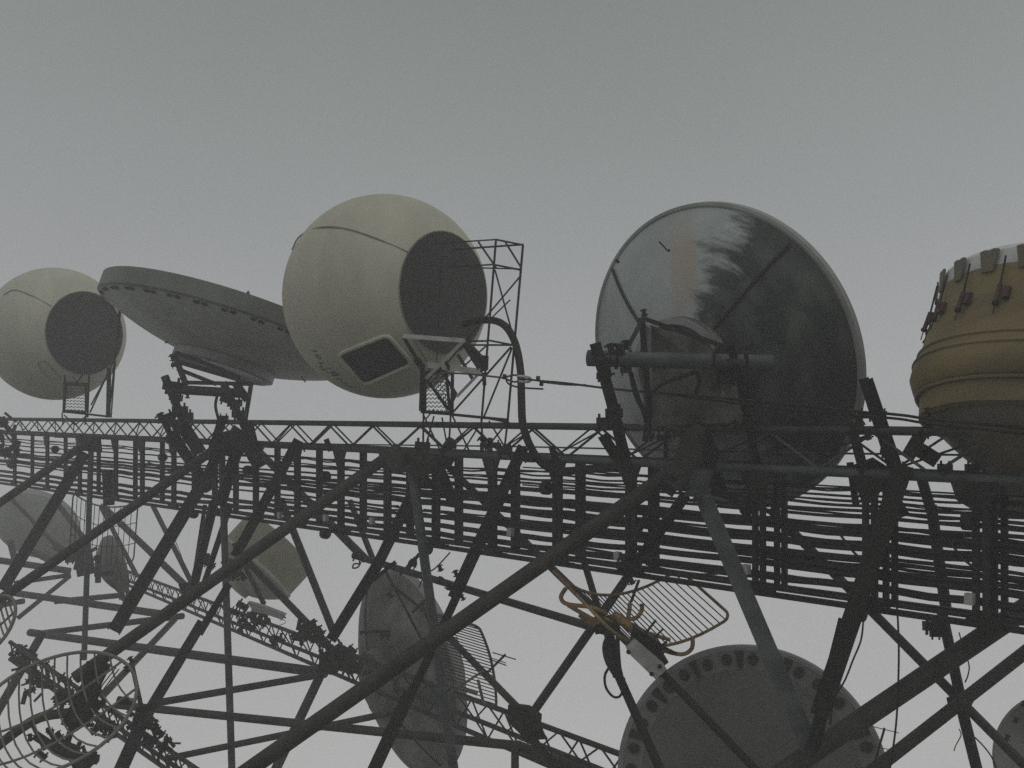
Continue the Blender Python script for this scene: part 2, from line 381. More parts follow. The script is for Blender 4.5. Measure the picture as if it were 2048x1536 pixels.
# stray loops between brackets
for x0_, y0_, xm, ym, x1_, y1_, r in ((300, 925, 370, 948, 455, 945, .022), (455, 945, 520, 965, 600, 965, .022), (1120, 1085, 1260, 1110, 1500, 1140, .02), (1296, 1128, 1380, 1146, 1450, 1146, .014), (1685, 1070, 1720, 1110, 1760, 1128, .014), (1900, 1078, 1930, 1115, 1960, 1140, .014), (690, 1000, 760, 1010, 800, 1012, .02)):
    MB().tube(smooth_path([onU(x0_, y0_, -.04), onU(xm, ym, -.06), onU(x1_, y1_, -.04)], 8), r, 7).build('cable', 'rubber', None, 'thin black cable sagging loose off the face of the cable ladder', 'cable', 'loose cables on the cable ladder')

DZ = lambda z: z + max(0.0, z - 15) * .6          # the rear of the platform lies well back
def deep(rows): return [tuple(r_[:5]) + tuple(DZ(q) for q in r_[5:]) for r_ in rows]
# ------------------------------------------------------------------ support frame
fr = thing('support_frame', P(1024, 1400, 15), 'big grey tubular steel support frame of crossing braces below the cable ladder', 'steel frame')
# main raking pipes in front
parts(fr, 'pipe_brace', [
    (1372, 925, 480, 1552, 33, 12.6, 12.2), (800, 896, 150, 1356, 24, 16.8, 15.6), (450, 884, -20, 1213, 19, 20.5, 19.5),
    (190, 874, -30, 1026, 16, 25, 24), (2090, 1190, 1520, 1576, 41, 11.3, 11.3)], 13, 'galv', 16)
parts(fr, 'pole', [
    (822, 925, 908, 1545, 20, 16.2, 15.6), (443, 892, 464, 1545, 14, 20.4, 19.6), (183, 880, 168, 1320, 11, 25.6, 25)], 13, 'galvl', 14)
# raking channels
parts(fr, 'channel_brace', [
    (1047, 893, 906, 1196, 23, 14.2, 14.2), (1808, 930, 1638, 1432, 37, 10.6, 10.8), (597, 880, 470, 1113, 20, 18.6, 18.4),
    (412, 955, 228, 1262, 26, 19.0, 17.5), (170, 905, 4, 1180, 22, 25.5, 24), (1400, 870, 1330, 985, 34, 12.6, 12.4)], 13, 'dark', kind='channel')
parts(fr, 'channel_brace', [
    (1002, 1000, 820, 1395, 17, 14.4, 14.4), (820, 1384, 742, 1552, 26, 14.2, 14.0), (458, 1168, 398, 1268, 15, 18.3, 18), (404, 1245, 286, 1442, 21, 18, 17),
    (286, 1440, 236, 1552, 27, 17, 16.5), (1690, 1240, 1625, 1500, 26, 10.9, 10.9), (853, 930, 752, 1136, 22, 16.6, 17), (752, 1134, 664, 1276, 22, 17, 17.5)], 14, 'dark', kind='beam')
parts(fr, 'channel_brace', [(448, 880, 410, 962, 20, 20, 19.4), (1041, 1458, 1128, 1546, 15, 14.6, 14), (130, 1500, 148, 1440, 13, 15.5, 15.2), (205, 1325, 140, 1452, 36, 15.6, 15.4)], 19, 'dark', kind='beam')
# rear members
parts(fr, 'pipe_brace', deep([
    (60, 1265, 650, 1346, 17, 24, 19), (86, 1266, 366, 1232, 12, 24, 23), (312, 1406, 650, 1348, 14, 18, 19), (235, 1410, 1040, 1492, 17, 18, 15.5),
    (335, 1517, 800, 1422, 13, 18, 17.5), (1035, 1490, 1250, 1575, 20, 15.5, 14), (640, 1352, 548, 1546, 19, 18.5, 17.5), (350, 1238, 205, 1392, 13, 23, 20), (29, 1186, 330, 1229, 14, 27, 24),
    (140, 1152, 36, 1236, 9, 28, 27), (110, 1203, 248, 1190, 11, 27.5, 27.5), (-20, 1118, 140, 1142, 13, 28, 28), (30, 1166, 140, 1150, 9, 28, 28), (-10, 1212, 48, 1202, 11, 27, 27),
    (205, 1012, 380, 1180, 13, 27, 25), (306, 1012, 383, 1165, 10, 26, 25), (116, 1008, 168, 1078, 11, 29, 28), (203, 1016, 274, 1152, 9, 28, 27),
    (20, 995, 140, 1120, 8, 30, 29), (562, 1000, 670, 1272, 15, 19.5, 19), (498, 1126, 655, 1288, 14, 20, 19), (468, 1088, 528, 1208, 10, 21, 20.5),
    (515, 900, 730, 1118, 16, 20.6, 18.5), (700, 1002, 745, 1116, 12, 19, 18.6), (885, 922, 1322, 1350, 15, 16, 14), (1163, 1106, 1202, 1236, 14, 15, 14.8),
    (708, 1111, 1225, 1266, 15, 18.2, 15), (1258, 1150, 1066, 1425, 18, 14.6, 15), (900, 1276, 1040, 1420, 14, 16.5, 15), (1030, 1488, 1030, 1560, 16, 15.5, 15),
    (1540, 1018, 2070, 1552, 19, 13, 12.2), (2075, 1285, 1740, 1546, 26, 12, 12), (-10, 1432, 84, 1268, 17, 20, 21), (1424, 985, 1545, 1025, 10, 13, 13)]), 20, 'galv', 12)
parts(fr, 'post', [
    (1838, 940, 1862, 1020, 21, 12.4, 12.4), (1862, 1010, 1893, 1225, 22, 12.6, 12.5), (1884, 1225, 1922, 1400, 21, 12.5, 12.3), (1918, 1395, 1957, 1552, 22, 12.3, 12.2),
    (1700, 925, 1712, 1010, 14, 11.6, 11.6), (1768, 960, 1808, 1030, 22, 11.5, 11.5), (1370, 992, 1256, 1150, 22, 12.8, 13.6), (428, 1005, 384, 1186, 19, 21, 22), (410, 1010, 384, 1180, 8, 22, 22),
    (1292, 1032, 1240, 1142, 13, 13.2, 13.2), (1278, 1160, 1262, 1204, 6, 13.6, 13.6), (1214, 1250, 1236, 1352, 22, 13, 12.6), (1232, 1340, 1330, 1560, 19, 12.6, 12), (1318, 1338, 1520, 1548, 17, 12.4, 11.6),
    (868, 915, 905, 1000, 24, 16.4, 16.6), (905, 880, 872, 928, 22, 15.9, 16), (490, 880, 520, 935, 26, 19.6, 19.6), (345, 870, 420, 980, 22, 21.5, 21.4), (265, 1334, 283, 1416, 9, 17.5, 17),
    (215, 940, 218, 1010, 22, 25, 25), (480, 880, 440, 1010, 24, 19.8, 19.8), (460, 1012, 404, 1180, 12, 20.4, 21)], 13, 'dark', 10)
MB().tube(smooth_path(pp([(-12, 1498, 15.6), (40, 1458, 15.6), (90, 1432, 15.6), (168, 1424, 15.6)]), 5), .075, 12).build('curved_pipe', 'galv', fr)
# gusset plates
def gus(poly, z, m='galv', t_=.03):
    z = DZ(z) if z >= 17 and poly[0][1] > 1000 else z
    c = [P(a, b, z) for a, b in poly]; MB().prism(c, ND * t_).build('gusset_plate', m, fr)
gus([(760, 903), (880, 908), (862, 945), (845, 958), (822, 945), (786, 946)], 16.0)
gus([(850, 905), (915, 908), (900, 935), (860, 945)], 16.3, 'dark')
gus([(1368, 866), (1394, 846), (1410, 858), (1404, 925), (1362, 985), (1330, 962)], 12.0)
gus([(1388, 938), (1426, 940), (1412, 996), (1370, 992)], 11.9, 'galvl')
gus([(1406, 862), (1440, 905), (1425, 940), (1380, 945)], 12.3, 'dark')
gus([(430, 868), (470, 858), (500, 900), (470, 915), (418, 905)], 20, 'dark')
gus([(160, 870), (200, 872), (204, 905), (160, 900)], 25.4, 'dark')
gus([(1706, 930), (1745, 915), (1800, 950), (1770, 985), (1725, 960)], 11.3, 'dark')
gus([(1022, 1408), (1054, 1412), (1078, 1430), (1076, 1458), (1046, 1466), (1020, 1440)], 14.5, 'galv', .12)
gus([(1050, 1455), (1076, 1450), (1095, 1478), (1060, 1480)], 14.8, 'dark')
gus([(645, 1308), (682, 1284), (694, 1322), (668, 1350), (634, 1344)], 18.4, 'dark', .05)
gus([(276, 1414), (298, 1408), (304, 1446), (282, 1466), (266, 1446)], 16.4, 'dark', .05)
gus([(360, 1168), (395, 1160), (400, 1190), (370, 1195)], 21.5, 'dark', .1)
gus([(1896, 1394), (1925, 1386), (1946, 1402), (1935, 1422), (1902, 1420)], 12.1, 'galv', .1)
gus([(150, 1120), (182, 1100), (190, 1146), (156, 1154)], 26.5, 'dark', .05)
gus([(1186, 1236), (1232, 1228), (1236, 1262), (1196, 1268)], 13.6, 'dark', .1)
parts(fr, 'pole', [(1400, 978, 1622, 1500, 35, 12.0, 11.0)], 12, 'galvl', kind='beam')
# bolted splices, stubs and clips along the frame
for (x, y, z, w_, a_) in [(812, 915, 15.9, 16, 30), (838, 935, 15.9, 12, 80), (1345, 955, 11.8, 18, 35), (1375, 972, 11.8, 14, 60), (600, 896, 18.3, 20, -20), (1052, 915, 13.9, 18, -30), (990, 890, 14, 20, 0),
        (845, 892, 15.4, 30, 5), (905, 893, 15.2, 16, 0), (1010, 902, 14, 30, 0), (965, 880, 14.6, 18, 50), (1395, 1000, 11.8, 18, 0), (715, 1114, 17.8, 20, 15), (880, 1136, 16.2, 14, 70), (912, 1147, 16.2, 14, 70), (880, 1160, 16, 14, 100), (898, 1172, 16, 16, 100),
        (825, 1128, 16.8, 18, 20), (1245, 1130, 13, 26, 0), (1262, 1160, 13, 18, 60), (1865, 1252, 11.9, 34, 2), (1872, 1268, 11.9, 22, 2), (1890, 935, 11, 26, 2), (1780, 975, 11, 20, 10), (610, 1262, 18.8, 24, 15), (628, 1250, 18.8, 18, 70), (595, 1276, 19, 22, 10), (640, 1262, 18.8, 20, 50), (650, 1290, 18.4, 24, 20),
        (455, 1128, 20, 22, 70), (485, 1212, 20, 24, 30), (505, 1235, 19.6, 22, 60), (470, 1225, 19.8, 20, 20), (420, 1130, 20.6, 20, 40), (412, 1118, 20.8, 22, 100), (320, 1465, 16.2, 20, 40), (300, 1480, 16, 26, 10), (262, 1320, 16.6, 14, 60),
        (95, 1334, 19.2, 20, 50), (60, 1312, 19.6, 24, 10), (130, 1360, 18.8, 24, 30), (1255, 930, 12.8, 20, 0), (925, 1195, 14, 12, 60), (310, 1455, 16, 16, 130), ]:
    clamp(fr, x, y, DZ(z) if z >= 17 and y > 1000 else z, w_, a_, random.choice(['dark', 'dark', 'thin']))
def clutter(px, py, z, rad, n, m_=('dark', 'thin', 'rust')):
    rr = random.Random(int(px * 7 + py)); z = DZ(z) if z >= 17 and py > 1000 else z
    for i in range(n):
        a = rr.uniform(0, math.pi); l = rad * rr.uniform(.4, 1); cx, cy = px + rr.gauss(0, rad * .4), py + rr.gauss(0, rad * .4); w_ = rr.choice((4, 5, 7, 9))
        dx, dy = math.cos(a) * l, math.sin(a) * l; zz = z + rr.uniform(-.4, .4)
        if i % 3 == 0: clamp(fr, cx, cy, zz, w_ * 2.2, math.degrees(a), rr.choice(m_))
        else: parts(fr, 'bracket_strap', [(cx - dx / 2, cy - dy / 2, cx + dx / 2, cy + dy / 2, w_, zz, zz + rr.uniform(-.3, .3))], zz, rr.choice(m_), kind='beam')
clutter(668, 1318, 18, 34, 30); clutter(610, 1268, 18.8, 26, 16); clutter(290, 1440, 16, 28, 26); clutter(165, 1120, 26.5, 34, 26); clutter(470, 1150, 20, 22, 14); clutter(500, 1240, 19.8, 26, 14)
clutter(325, 1490, 16.4, 26, 14); clutter(190, 1335, 15.6, 20, 10); clutter(385, 1172, 22, 12, 6); clutter(1050, 1438, 14.6, 14, 6, ('galv',)); clutter(700, 1330, 17.2, 26, 18); clutter(130, 1400, 15.8, 24, 12); clutter(350, 875, 20.8, 18, 12); clutter(475, 890, 19.6, 20, 10)
clutter(70, 1360, 18.5, 40, 14); clutter(210, 1460, 16, 36, 14); clutter(45, 1300, 20, 20, 8); clutter(150, 1500, 15.5, 30, 12); clutter(250, 1190, 27, 20, 10); clutter(10, 860, 29.5, 30, 14); clutter(20, 900, 29, 26, 10); clutter(560, 1285, 19, 20, 8); clutter(975, 890, 14.4, 20, 8); clutter(1210, 1250, 13.2, 14, 6)
# sloping offcuts bolted on top of the chord
parts(fr, 'stub_angle', [(1103, 892, 1112, 925, 13, 13.8, 13.8), (652, 878, 662, 902, 11, 17.6, 17.6), (790, 1125, 740, 1165, 8, 17, 17.4), (838, 1108, 815, 1140, 7, 16.6, 16.6)], 14, 'dark', kind='beam')

# ------------------------------------------------------------------ rear lattice trusses
def rear_truss(label, A, B, zA, zB, hA, hB, midoff, np_, rr):
    root = thing('lattice_truss', P((A[0] + B[0]) / 2, (A[1] + B[1]) / 2, (zA + zB) / 2), label, 'truss')
    at0, bt0 = P(A[0], A[1], zA), P(B[0], B[1], zB)
    at1, bt1 = P(A[0], A[1] + hA, zA), P(B[0], B[1] + hB, zB)
    am, bm = P(A[0], A[1] + hA * .7, zA + midoff), P(B[0], B[1] + hB * .55, zB + midoff)
    for p, q in ((at0, bt0), (at1, bt1), (am, bm)): MB().tube([p, q], rr, 9).build('chord', 'galv', root)
    def along(p, q, t):     # even spacing in real length
        return p.lerp(q, t)
    for i in range(np_):
        t0, t1, t2 = i / np_, (i + .5) / np_, (i + 1) / np_
        for a, b in ((along(at0, bt0, t0), along(at1, bt1, t1)), (along(at1, bt1, t1), along(at0, bt0, t2)), (along(at0, bt0, t1), along(am, bm, t0)), (along(at0, bt0, t1), along(am, bm, t2)), (along(am, bm, t0), along(at1, bt1, t1))):
            MB().tube([a, b], rr * .36, 6).build('lacing_bar', 'thin', root)
    return root
rear_truss('long lattice truss sloping down to the right behind the tall narrow dish', (190, 1118), (1245, 1510), 38, 14.6, 24, 84, .7, 30, .045)
rear_truss('short hazy lattice truss at the lower left behind the round grid antenna', (20, 1284), (420, 1556), 22.5, 18.5, 34, 44, .6, 15, .045)

# ------------------------------------------------------------------ spherical radomes
def hit(px, py, C, r):         # where the line of sight through a pixel meets the shell
    d = (P(px, py, 1) - CAM).normalized(); oc = CAM - C; b = oc.dot(d); c = oc.dot(oc) - r * r; q = b * b - c
    return CAM + d * (-b - math.sqrt(max(q, 0)))
def radome(cx, cy, z, Rr, nv, a, m, label):
    f_ = vframe(cx, cy, z, nv); C = f_[0]; root = thing('spherical_radome', C - V((0, 0, Rr)), label, 'radome', 'spherical radomes on the front truss')
    d = math.sqrt(Rr * Rr - a * a); th = math.acos(d / Rr); n = 56
    prof = [(Rr * math.sin(th + (math.pi - th) * i / n), Rr * math.cos(th + (math.pi - th) * i / n)) for i in range(n + 1)]
    MB().rev(f_, prof, 96).build('shell', m, root)
    MB().rev(f_, [(a + .004, d + .001), (a - .002, d + .010), (a - .018, d + .010), (a - .022, d - .01)], 80).build('rim', 'seam', root)
    MB().rev(f_, [(0, d + .02), (a * .5, d + .015), (a - .016, d + .004), (a - .018, d - .05)], 72).build('rear_panel', 'hole', root)
    return root, f_, C
cr_, crf, C1 = radome(772, 594, 17.4, 203 * 17.4 / F, (.667, .05, -.743), 1.0, 'cream', 'large cream spherical radome with a dark window and lettering, beside the tilted grey dish')
R1 = 203 * 17.4 / F
seam = smooth_path([hit(x, y, C1, R1 + .006) for x, y in ((584, 500), (600, 472), (640, 455), (690, 457), (750, 476), (818, 505))], 6)
MB().tube(seam, .014, 6).build('seam', 'seam', cr_)
MB().tube([hit(x, y, C1, R1 + .006) for x, y in ((824, 665), (835, 690), (850, 715), (862, 740))], .012, 6).build('seam', 'seam', cr_)
# window: rounded four-cornered opening with a raised trim
def rquad(c, r=.16, k=6):
    pts = []
    for i in range(4):
        p, q, s_ = V((*c[i - 1], 0)), V((*c[i], 0)), V((*c[(i + 1) % 4], 0))
        a = q.lerp(p, r); b = q.lerp(s_, r)
        for j in range(k + 1):
            t = j / k; pts.append(a * (1 - t) ** 2 + q * 2 * t * (1 - t) + b * t * t)
    return [(p.x, p.y) for p in pts]
wc = [(678, 710), (774, 672), (822, 727), (729, 768)]
bord = rquad(wc)
bord = [(p[0] + (q[0] - p[0]) * t, p[1] + (q[1] - p[1]) * t) for p, q in zip(bord, bord[1:] + bord[:1]) for t in ((0,) if math.hypot(p[0] - q[0], p[1] - q[1]) < 12 else (0, .2, .4, .6, .8))]
cw = (sum(x for x, _ in bord) / len(bord), sum(y for _, y in bord) / len(bord))
wm = MB(); vs = []; fs = []; nb = len(bord); rings = 8
for j in range(1, rings + 1):
    for x, y in bord: vs.append(hit(cw[0] + (x - cw[0]) * j / rings, cw[1] + (y - cw[1]) * j / rings, C1, R1 + .012))
ci = len(vs); vs.append(hit(cw[0], cw[1], C1, R1 + .012))
for k in range(nb): fs.append((ci, k, (k + 1) % nb))
for j in range(rings - 1):
    for k in range(nb): q = (k + 1) % nb; fs.append((j * nb + k, j * nb + q, (j + 1) * nb + q, (j + 1) * nb + k))
win = MB().tube([hit(cw[0] + (x - cw[0]) * 1.05, cw[1] + (y - cw[1]) * 1.06, C1, R1 + .015) for x, y in bord], .035, 8, closed=True).build('window_frame', 'cream2', cr_)
MB().add(vs, fs, True).build('pane', 'pane', win)
# lettering down the lower left flank and the small blue emblem
def stroke(mb, pts, wpx=3.2, off=.008):
    """flat ribbon lying on the shell"""
    c = [hit(x, y, C1, R1 + off) for x, y in pts]; vs = []
    for i, p in enumerate(c):
        d = (c[min(i + 1, len(c) - 1)] - c[max(i - 1, 0)]).normalized(); nn = (p - C1).normalized(); s_ = d.cross(nn) * (wpx / 2 * 17 / F * 1.0)
        vs += [p + s_, p - s_]
    return mb.add(vs, [(2 * i, 2 * i + 2, 2 * i + 3, 2 * i + 1) for i in range(len(c) - 1)])
le = MB(); stroke(le, [(623, 701.5), (633, 703)]); le.build('letter', 'ink', cr_)
le = MB(); stroke(le, [(636 + 4.6 * math.cos(t) * 1.0 + 1.2 * math.sin(t), 714 + 3.6 * math.sin(t) + 1.4 * math.cos(t)) for t in [i * math.pi / 6 for i in range(13)]], 2.6); le.build('letter', 'ink', cr_)
le = MB(); stroke(le, [(635.5, 722), (642, 730)], 2.8); stroke(le, [(638.5, 727), (647, 725)], 2.8); le.build('letter', 'ink', cr_)
le = MB(); stroke(le, [(644 + 5 * math.cos(t) + 1, 736 + 3.8 * math.sin(t)) for t in [i * math.pi / 6 for i in range(10)]], 2.4); le.build('letter', 'ink', cr_)
le = MB(); stroke(le, [(655, 736), (661, 739)], 3); stroke(le, [(651, 741), (657, 746)], 2.6); le.build('letter', 'ink', cr_)
le = MB(); stroke(le, [(662, 746), (668, 744), (676, 752)], 5.5); stroke(le, [(664, 751), (677, 750)], 4.5); le.build('emblem', 'blue', cr_)
for q in ([(673, 757), (681, 761), (684, 758)], [(681, 764), (688, 768), (693, 766)], [(690, 770), (700, 774)], [(699, 773), (706, 777)]):
    le = MB(); stroke(le, q, 2.6); le.build('letter', 'ink', cr_)
# second, hazier ball
R2 = 132 * 27 / F
cr2, f2, C2 = radome(112, 668, 27, R2, (.50, .02, -.866), 1.08, 'cream2', 'hazy cream spherical radome at the left edge, half behind its own ladder frame')
MB().tube(smooth_path([hit(x, y, C2, R2 + .006) for x, y in ((8, 590), (28, 580), (60, 590), (102, 612))], 5), .016, 6).build('seam', 'seam', cr2)
MB().tube(smooth_path([hit(x, y, C2, R2 + .006) for x, y in ((76, 725), (90, 722), (106, 738), (122, 758), (100, 756), (84, 742))], 4), .014, 6, closed=True).build('seam', 'seam', cr2)

# ladder frames in front of the balls ---------------------------------
def expanded(parent, quad, z, rows=9, cols=6, m='thin'):
    """expanded-metal sheet: zigzag strips between two edges; quad = TL,TR,BR,BL in the picture plane"""
    q = [P(x, y, z_) for (x, y), z_ in zip(quad, z if isinstance(z, (list, tuple)) else [z] * 4)]
    mb = MB(); r_ = (q[0] - q[3]).length / rows * .16
    for i in range(rows):
        pts = []
        for j in range(cols * 2 + 1):
            u = j / (cols * 2); v = (i + .3 + (.5 if j % 2 else 0)) / rows
            pts.append(q[0].lerp(q[1], u).lerp(q[3].lerp(q[2], u), v))
        mb.tube(pts, r_, 4)
    mb.build('expanded_mesh', m, parent, kind='stuff')
    for a, b in ((0, 1), (1, 2), (2, 3), (3, 0)):
        MB().beam(q[a], q[b], r_ * 5, r_ * 4, q[a] - CAM).build('step_frame', m, parent)
lf = thing('ladder_frame', P(950, 850, 15.6), 'thin square lattice ladder frame standing beside the large radome with a mesh step', 'ladder frame')
parts(lf, 'frame_leg', [(992, 479, 963, 842, 4.6, 15.6, 15.4), (963, 842, 966, 905, 4.2, 15.4, 15.2), (1046, 490, 1015, 845, 4.8, 15.0, 14.9), (1015, 845, 1008, 905, 4.2, 14.9, 14.8),
    (884, 492, 872, 760, 2.6, 16.2, 16.1), (906, 750, 897, 905, 4, 15.8, 15.6), (848, 752, 846, 915, 4, 16, 15.9)], 15.6, 'thin', 8)
parts(lf, 'frame_rail', [(870, 487, 992, 479, 3, 16.2, 15.6), (992, 479, 1046, 490, 4, 15.6, 15), (905, 499, 1046, 489, 4, 16, 15), (892, 534, 987, 529, 3.4, 16.2, 15.6), (987, 529, 1042, 540, 4, 15.6, 15), (935, 535, 1042, 538, 3, 15.8, 15),
    (925, 682, 974, 682, 4, 15.8, 15.5), (974, 680, 1026, 690, 4, 15.5, 15), (940, 690, 1024, 690, 4, 15.5, 15), (842, 824, 905, 829, 5, 16, 15.8), (905, 829, 1016, 840, 6, 15.8, 14.9), (962, 834, 1018, 845, 4, 15.4, 14.9)], 15.6, 'thin', 7)
parts(lf, 'frame_diagonal', [(957, 484, 992, 535, 4, 15.8, 15.5), (1010, 483, 1041, 533, 4, 15.3, 15), (1041, 552, 876, 748, 3.4, 15, 16), (990, 540, 1031, 690, 3.6, 15.5, 15), (1022, 694, 903, 828, 4.4, 15, 15.7),
    (1024, 696, 967, 836, 4, 15, 15.4), (974, 690, 925, 735, 3.6, 15.6, 15.7), (1020, 600, 985, 634, 3, 15.2, 15.5), (848, 832, 880, 900, 3.6, 16, 15.8), (905, 832, 940, 905, 3.6, 15.8, 15.4), (868, 832, 852, 890, 3.6, 15.9, 15.9), (884, 835, 895, 895, 3.4, 15.8, 15.7),
    (962, 845, 925, 905, 3.6, 15.4, 15.4), (1012, 848, 970, 900, 3.6, 15, 15.2), (978, 842, 1010, 895, 3.4, 15.2, 15), (932, 505, 905, 530, 2.6, 16, 16.1), (905, 486, 935, 530, 2.4, 16.1, 16)], 15.5, 'thin', 6)
parts(lf, 'frame_post', [(845, 735, 842, 822, 9, 15.9, 15.9), (905, 745, 904, 830, 7, 15.8, 15.7), (868, 818, 852, 838, 3, 15.9, 15.9)], 16, 'dark', 8)
expanded(lf, [(850, 745), (892, 742), (900, 826), (850, 824)], 15.9, 10, 6, 'dark')
expanded(lf, [(852, 757), (878, 734), (912, 788), (896, 818)], [15.5, 15.5, 15.4, 15.5], 9, 5, 'dark')
parts(lf, 'outrigger', [(808, 672, 928, 681, 9, 15.6, 15.2), (928, 681, 852, 757, 7, 15.2, 15.5), (914, 793, 960, 745, 6, 15.3, 15.1), (852, 757, 897, 822, 5, 15.5, 15.5), (845, 728, 905, 736, 12, 15.9, 15.6), (905, 736, 962, 744, 12, 15.6, 15.2)], 15.5, 'white', kind='beam')
parts(lf, 'outrigger', [(808, 676, 846, 738, 8, 15.6, 15.8), (916, 710, 944, 756, 7, 15.6, 15.3), (968, 745, 969, 771, 8, 15.1, 15.1), (832, 718, 845, 735, 14, 15.8, 15.8), (890, 722, 900, 740, 7, 15.6, 15.6)], 15.5, 'dark', kind='beam')
MB().prism([P(925, 688, 15.3), (P(938, 684, 15.3)), P(962, 710, 15.2), P(975, 712, 15.2), P(974, 740, 15.2), P(960, 744, 15.2)], ND * .05).build('bracket_plate', 'dark', lf)
lf2 = thing('ladder_frame', P(170, 830, 25), 'small hazy lattice ladder frame standing below the dark panel of the left radome', 'ladder frame')
parts(lf2, 'frame_leg', [(243, 604, 217, 835, 3.4), (239, 604, 222, 835, 3), (218, 735, 216, 835, 9), (178, 750, 175, 835, 4), (130, 750, 127, 826, 5), (165, 750, 150, 770, 3)], 24.6, 'thin', 7)
parts(lf2, 'frame_rail', [(195, 603, 243, 605, 3), (165, 600, 205, 603, 2), (125, 823, 172, 828, 4), (172, 828, 216, 833, 4), (127, 765, 176, 768, 4), (233, 633, 240, 640, 3), (124, 826, 126, 850, 3), (172, 830, 170, 850, 3)], 24.6, 'thin', 6)
parts(lf2, 'frame_diagonal', [(236, 632, 222, 606, 2.4), (237, 700, 180, 825, 3.4), (220, 740, 182, 810, 3), (145, 752, 155, 768, 2.4), (240, 660, 225, 745, 2.4), (128, 830, 150, 850, 2.6), (172, 832, 150, 850, 2.6)], 24.6, 'thin', 6)
expanded(lf2, [(132, 768), (172, 769), (172, 824), (128, 822)], 24.5, 9, 6, 'dark')

# ------------------------------------------------------------------ dishes
def parab(r0, r1, h0, h1, k=12):   # paraboloid back between two radii
    a = (h1 - h0) / (r1 * r1 - r0 * r0); return [(r0 + (r1 - r0) * i / k, h0 + a * ((r0 + (r1 - r0) * i / k) ** 2 - r0 * r0)) for i in range(k + 1)]
# tilted grey dish, aperture up
z2 = 21.5; f_ = vframe(474, 654, z2, (.30, .935, .17)); RD = 268 * z2 / F
d2 = thing('microwave_dish', P(460, 780, z2), 'large grey dish tilted face-up between the two spherical radomes', 'dish')
MB().rev(f_, [(RD * .97, .17), (RD, .17), (RD, -.16), (RD - .05, -.2)], 110).build('rim_band', 'dgrey', d2)
MB().rev(f_, [(RD - .03, .16), (RD * .6, -.1), (0, -.25)], 90).build('reflector', 'dgreyl', d2)
MB().rev(f_, [(RD - .05, -.2)] + parab(RD - .06, .36 * RD, -.2, -.76, 16)[1:] , 96).build('dish_back', 'pale2', d2)
o, e1, e2, nn = f_
for i in range(64):                # dark drain slots under the rim band
    t0 = 2 * math.pi * (i + .4 * (i % 2)) / 64; mb = MB(); vs = []
    for t in (t0 - .02, t0 + .02):
        for r_, h in ((RD - .06, -.205), (RD - .13, -.228)): vs.append(o + (e1 * math.cos(t) + e2 * math.sin(t)) * (r_ + .0) + nn * (h - .03))
    mb.add(vs, [(0, 1, 3, 2)]); c = sum(vs, V((0, 0, 0))) / 4
    mb.add([v + nn * .012 for v in vs], [(0, 2, 3, 1)]); mb.build('drain_slot', 'dark', d2)
MB().rev(f_, [(.36 * RD, -.74), (.375 * RD, -.78), (.375 * RD, -.94), (.34 * RD, -.98), (.31 * RD, -.92), (0, -.88)], 60).build('hub_ring', 'flange', d2)
parts(d2, 'feed_strut', [(486, 606, 497, 583, 5), (490, 593, 478, 598, 5), (497, 581, 506, 606, 1.5)], 20.4, 'thin', 6)
parts(d2, 'drain_stub', [(330, 686, 336, 683, 3), (602, 752, 611, 765, 2.5)], 20.2, 'dark', 6)
parts(d2, 'mount_pipe', [(329, 752, 392, 905, 16, 19.6, 19.6), (355, 779, 487, 787, 19, 19.6, 19.4), (350, 712, 372, 770, 12, 19.8, 19.7), (446, 765, 492, 860, 15, 19.3, 19.3), (503, 765, 489, 850, 9, 19.2, 19.2)], 19.5, 'galv', 12)
parts(d2, 'mount_beam', [(350, 722, 470, 757, 9, 20, 19.6), (356, 738, 432, 768, 8, 19.9, 19.6), (352, 706, 400, 722, 9, 20.2, 20), (400, 722, 480, 755, 8, 20, 19.7), (372, 765, 505, 768, 8, 19.6, 19.3), (460, 865, 520, 905, 34, 19.2, 19.2), (365, 850, 400, 905, 26, 19.4, 19.4), (328, 840, 352, 896, 12, 19.2, 19.2), (342, 838, 366, 896, 10, 19.2, 19.2), (470, 765, 495, 800, 16, 19.3, 19.3), (445, 838, 425, 900, 18, 19.1, 19.1), (495, 845, 508, 900, 22, 19.1, 19.1)], 19.6, 'dark', kind='beam')
MB().tube(smooth_path(pp([(434, 792), (431, 812), (436, 835), (442, 858)], 19.1), 5), .028, 8).build('feed_cable', 'rubber', d2)
for x, y, w_, a_ in ((345, 772, 34, 8), (352, 795, 24, 8), (360, 820, 28, 0), (372, 832, 26, 0), (335, 834, 26, -20), (322, 836, 20, 60), (452, 800, 22, 20), (470, 806, 26, 0), (447, 836, 18, 0), (478, 828, 26, 0), (345, 715, 14, 70), (350, 730, 14, 0), (375, 792, 10, 90), (480, 765, 16, 30), (352, 850, 30, 30)):
    clamp(d2, x, y, 19.0, w_, a_)

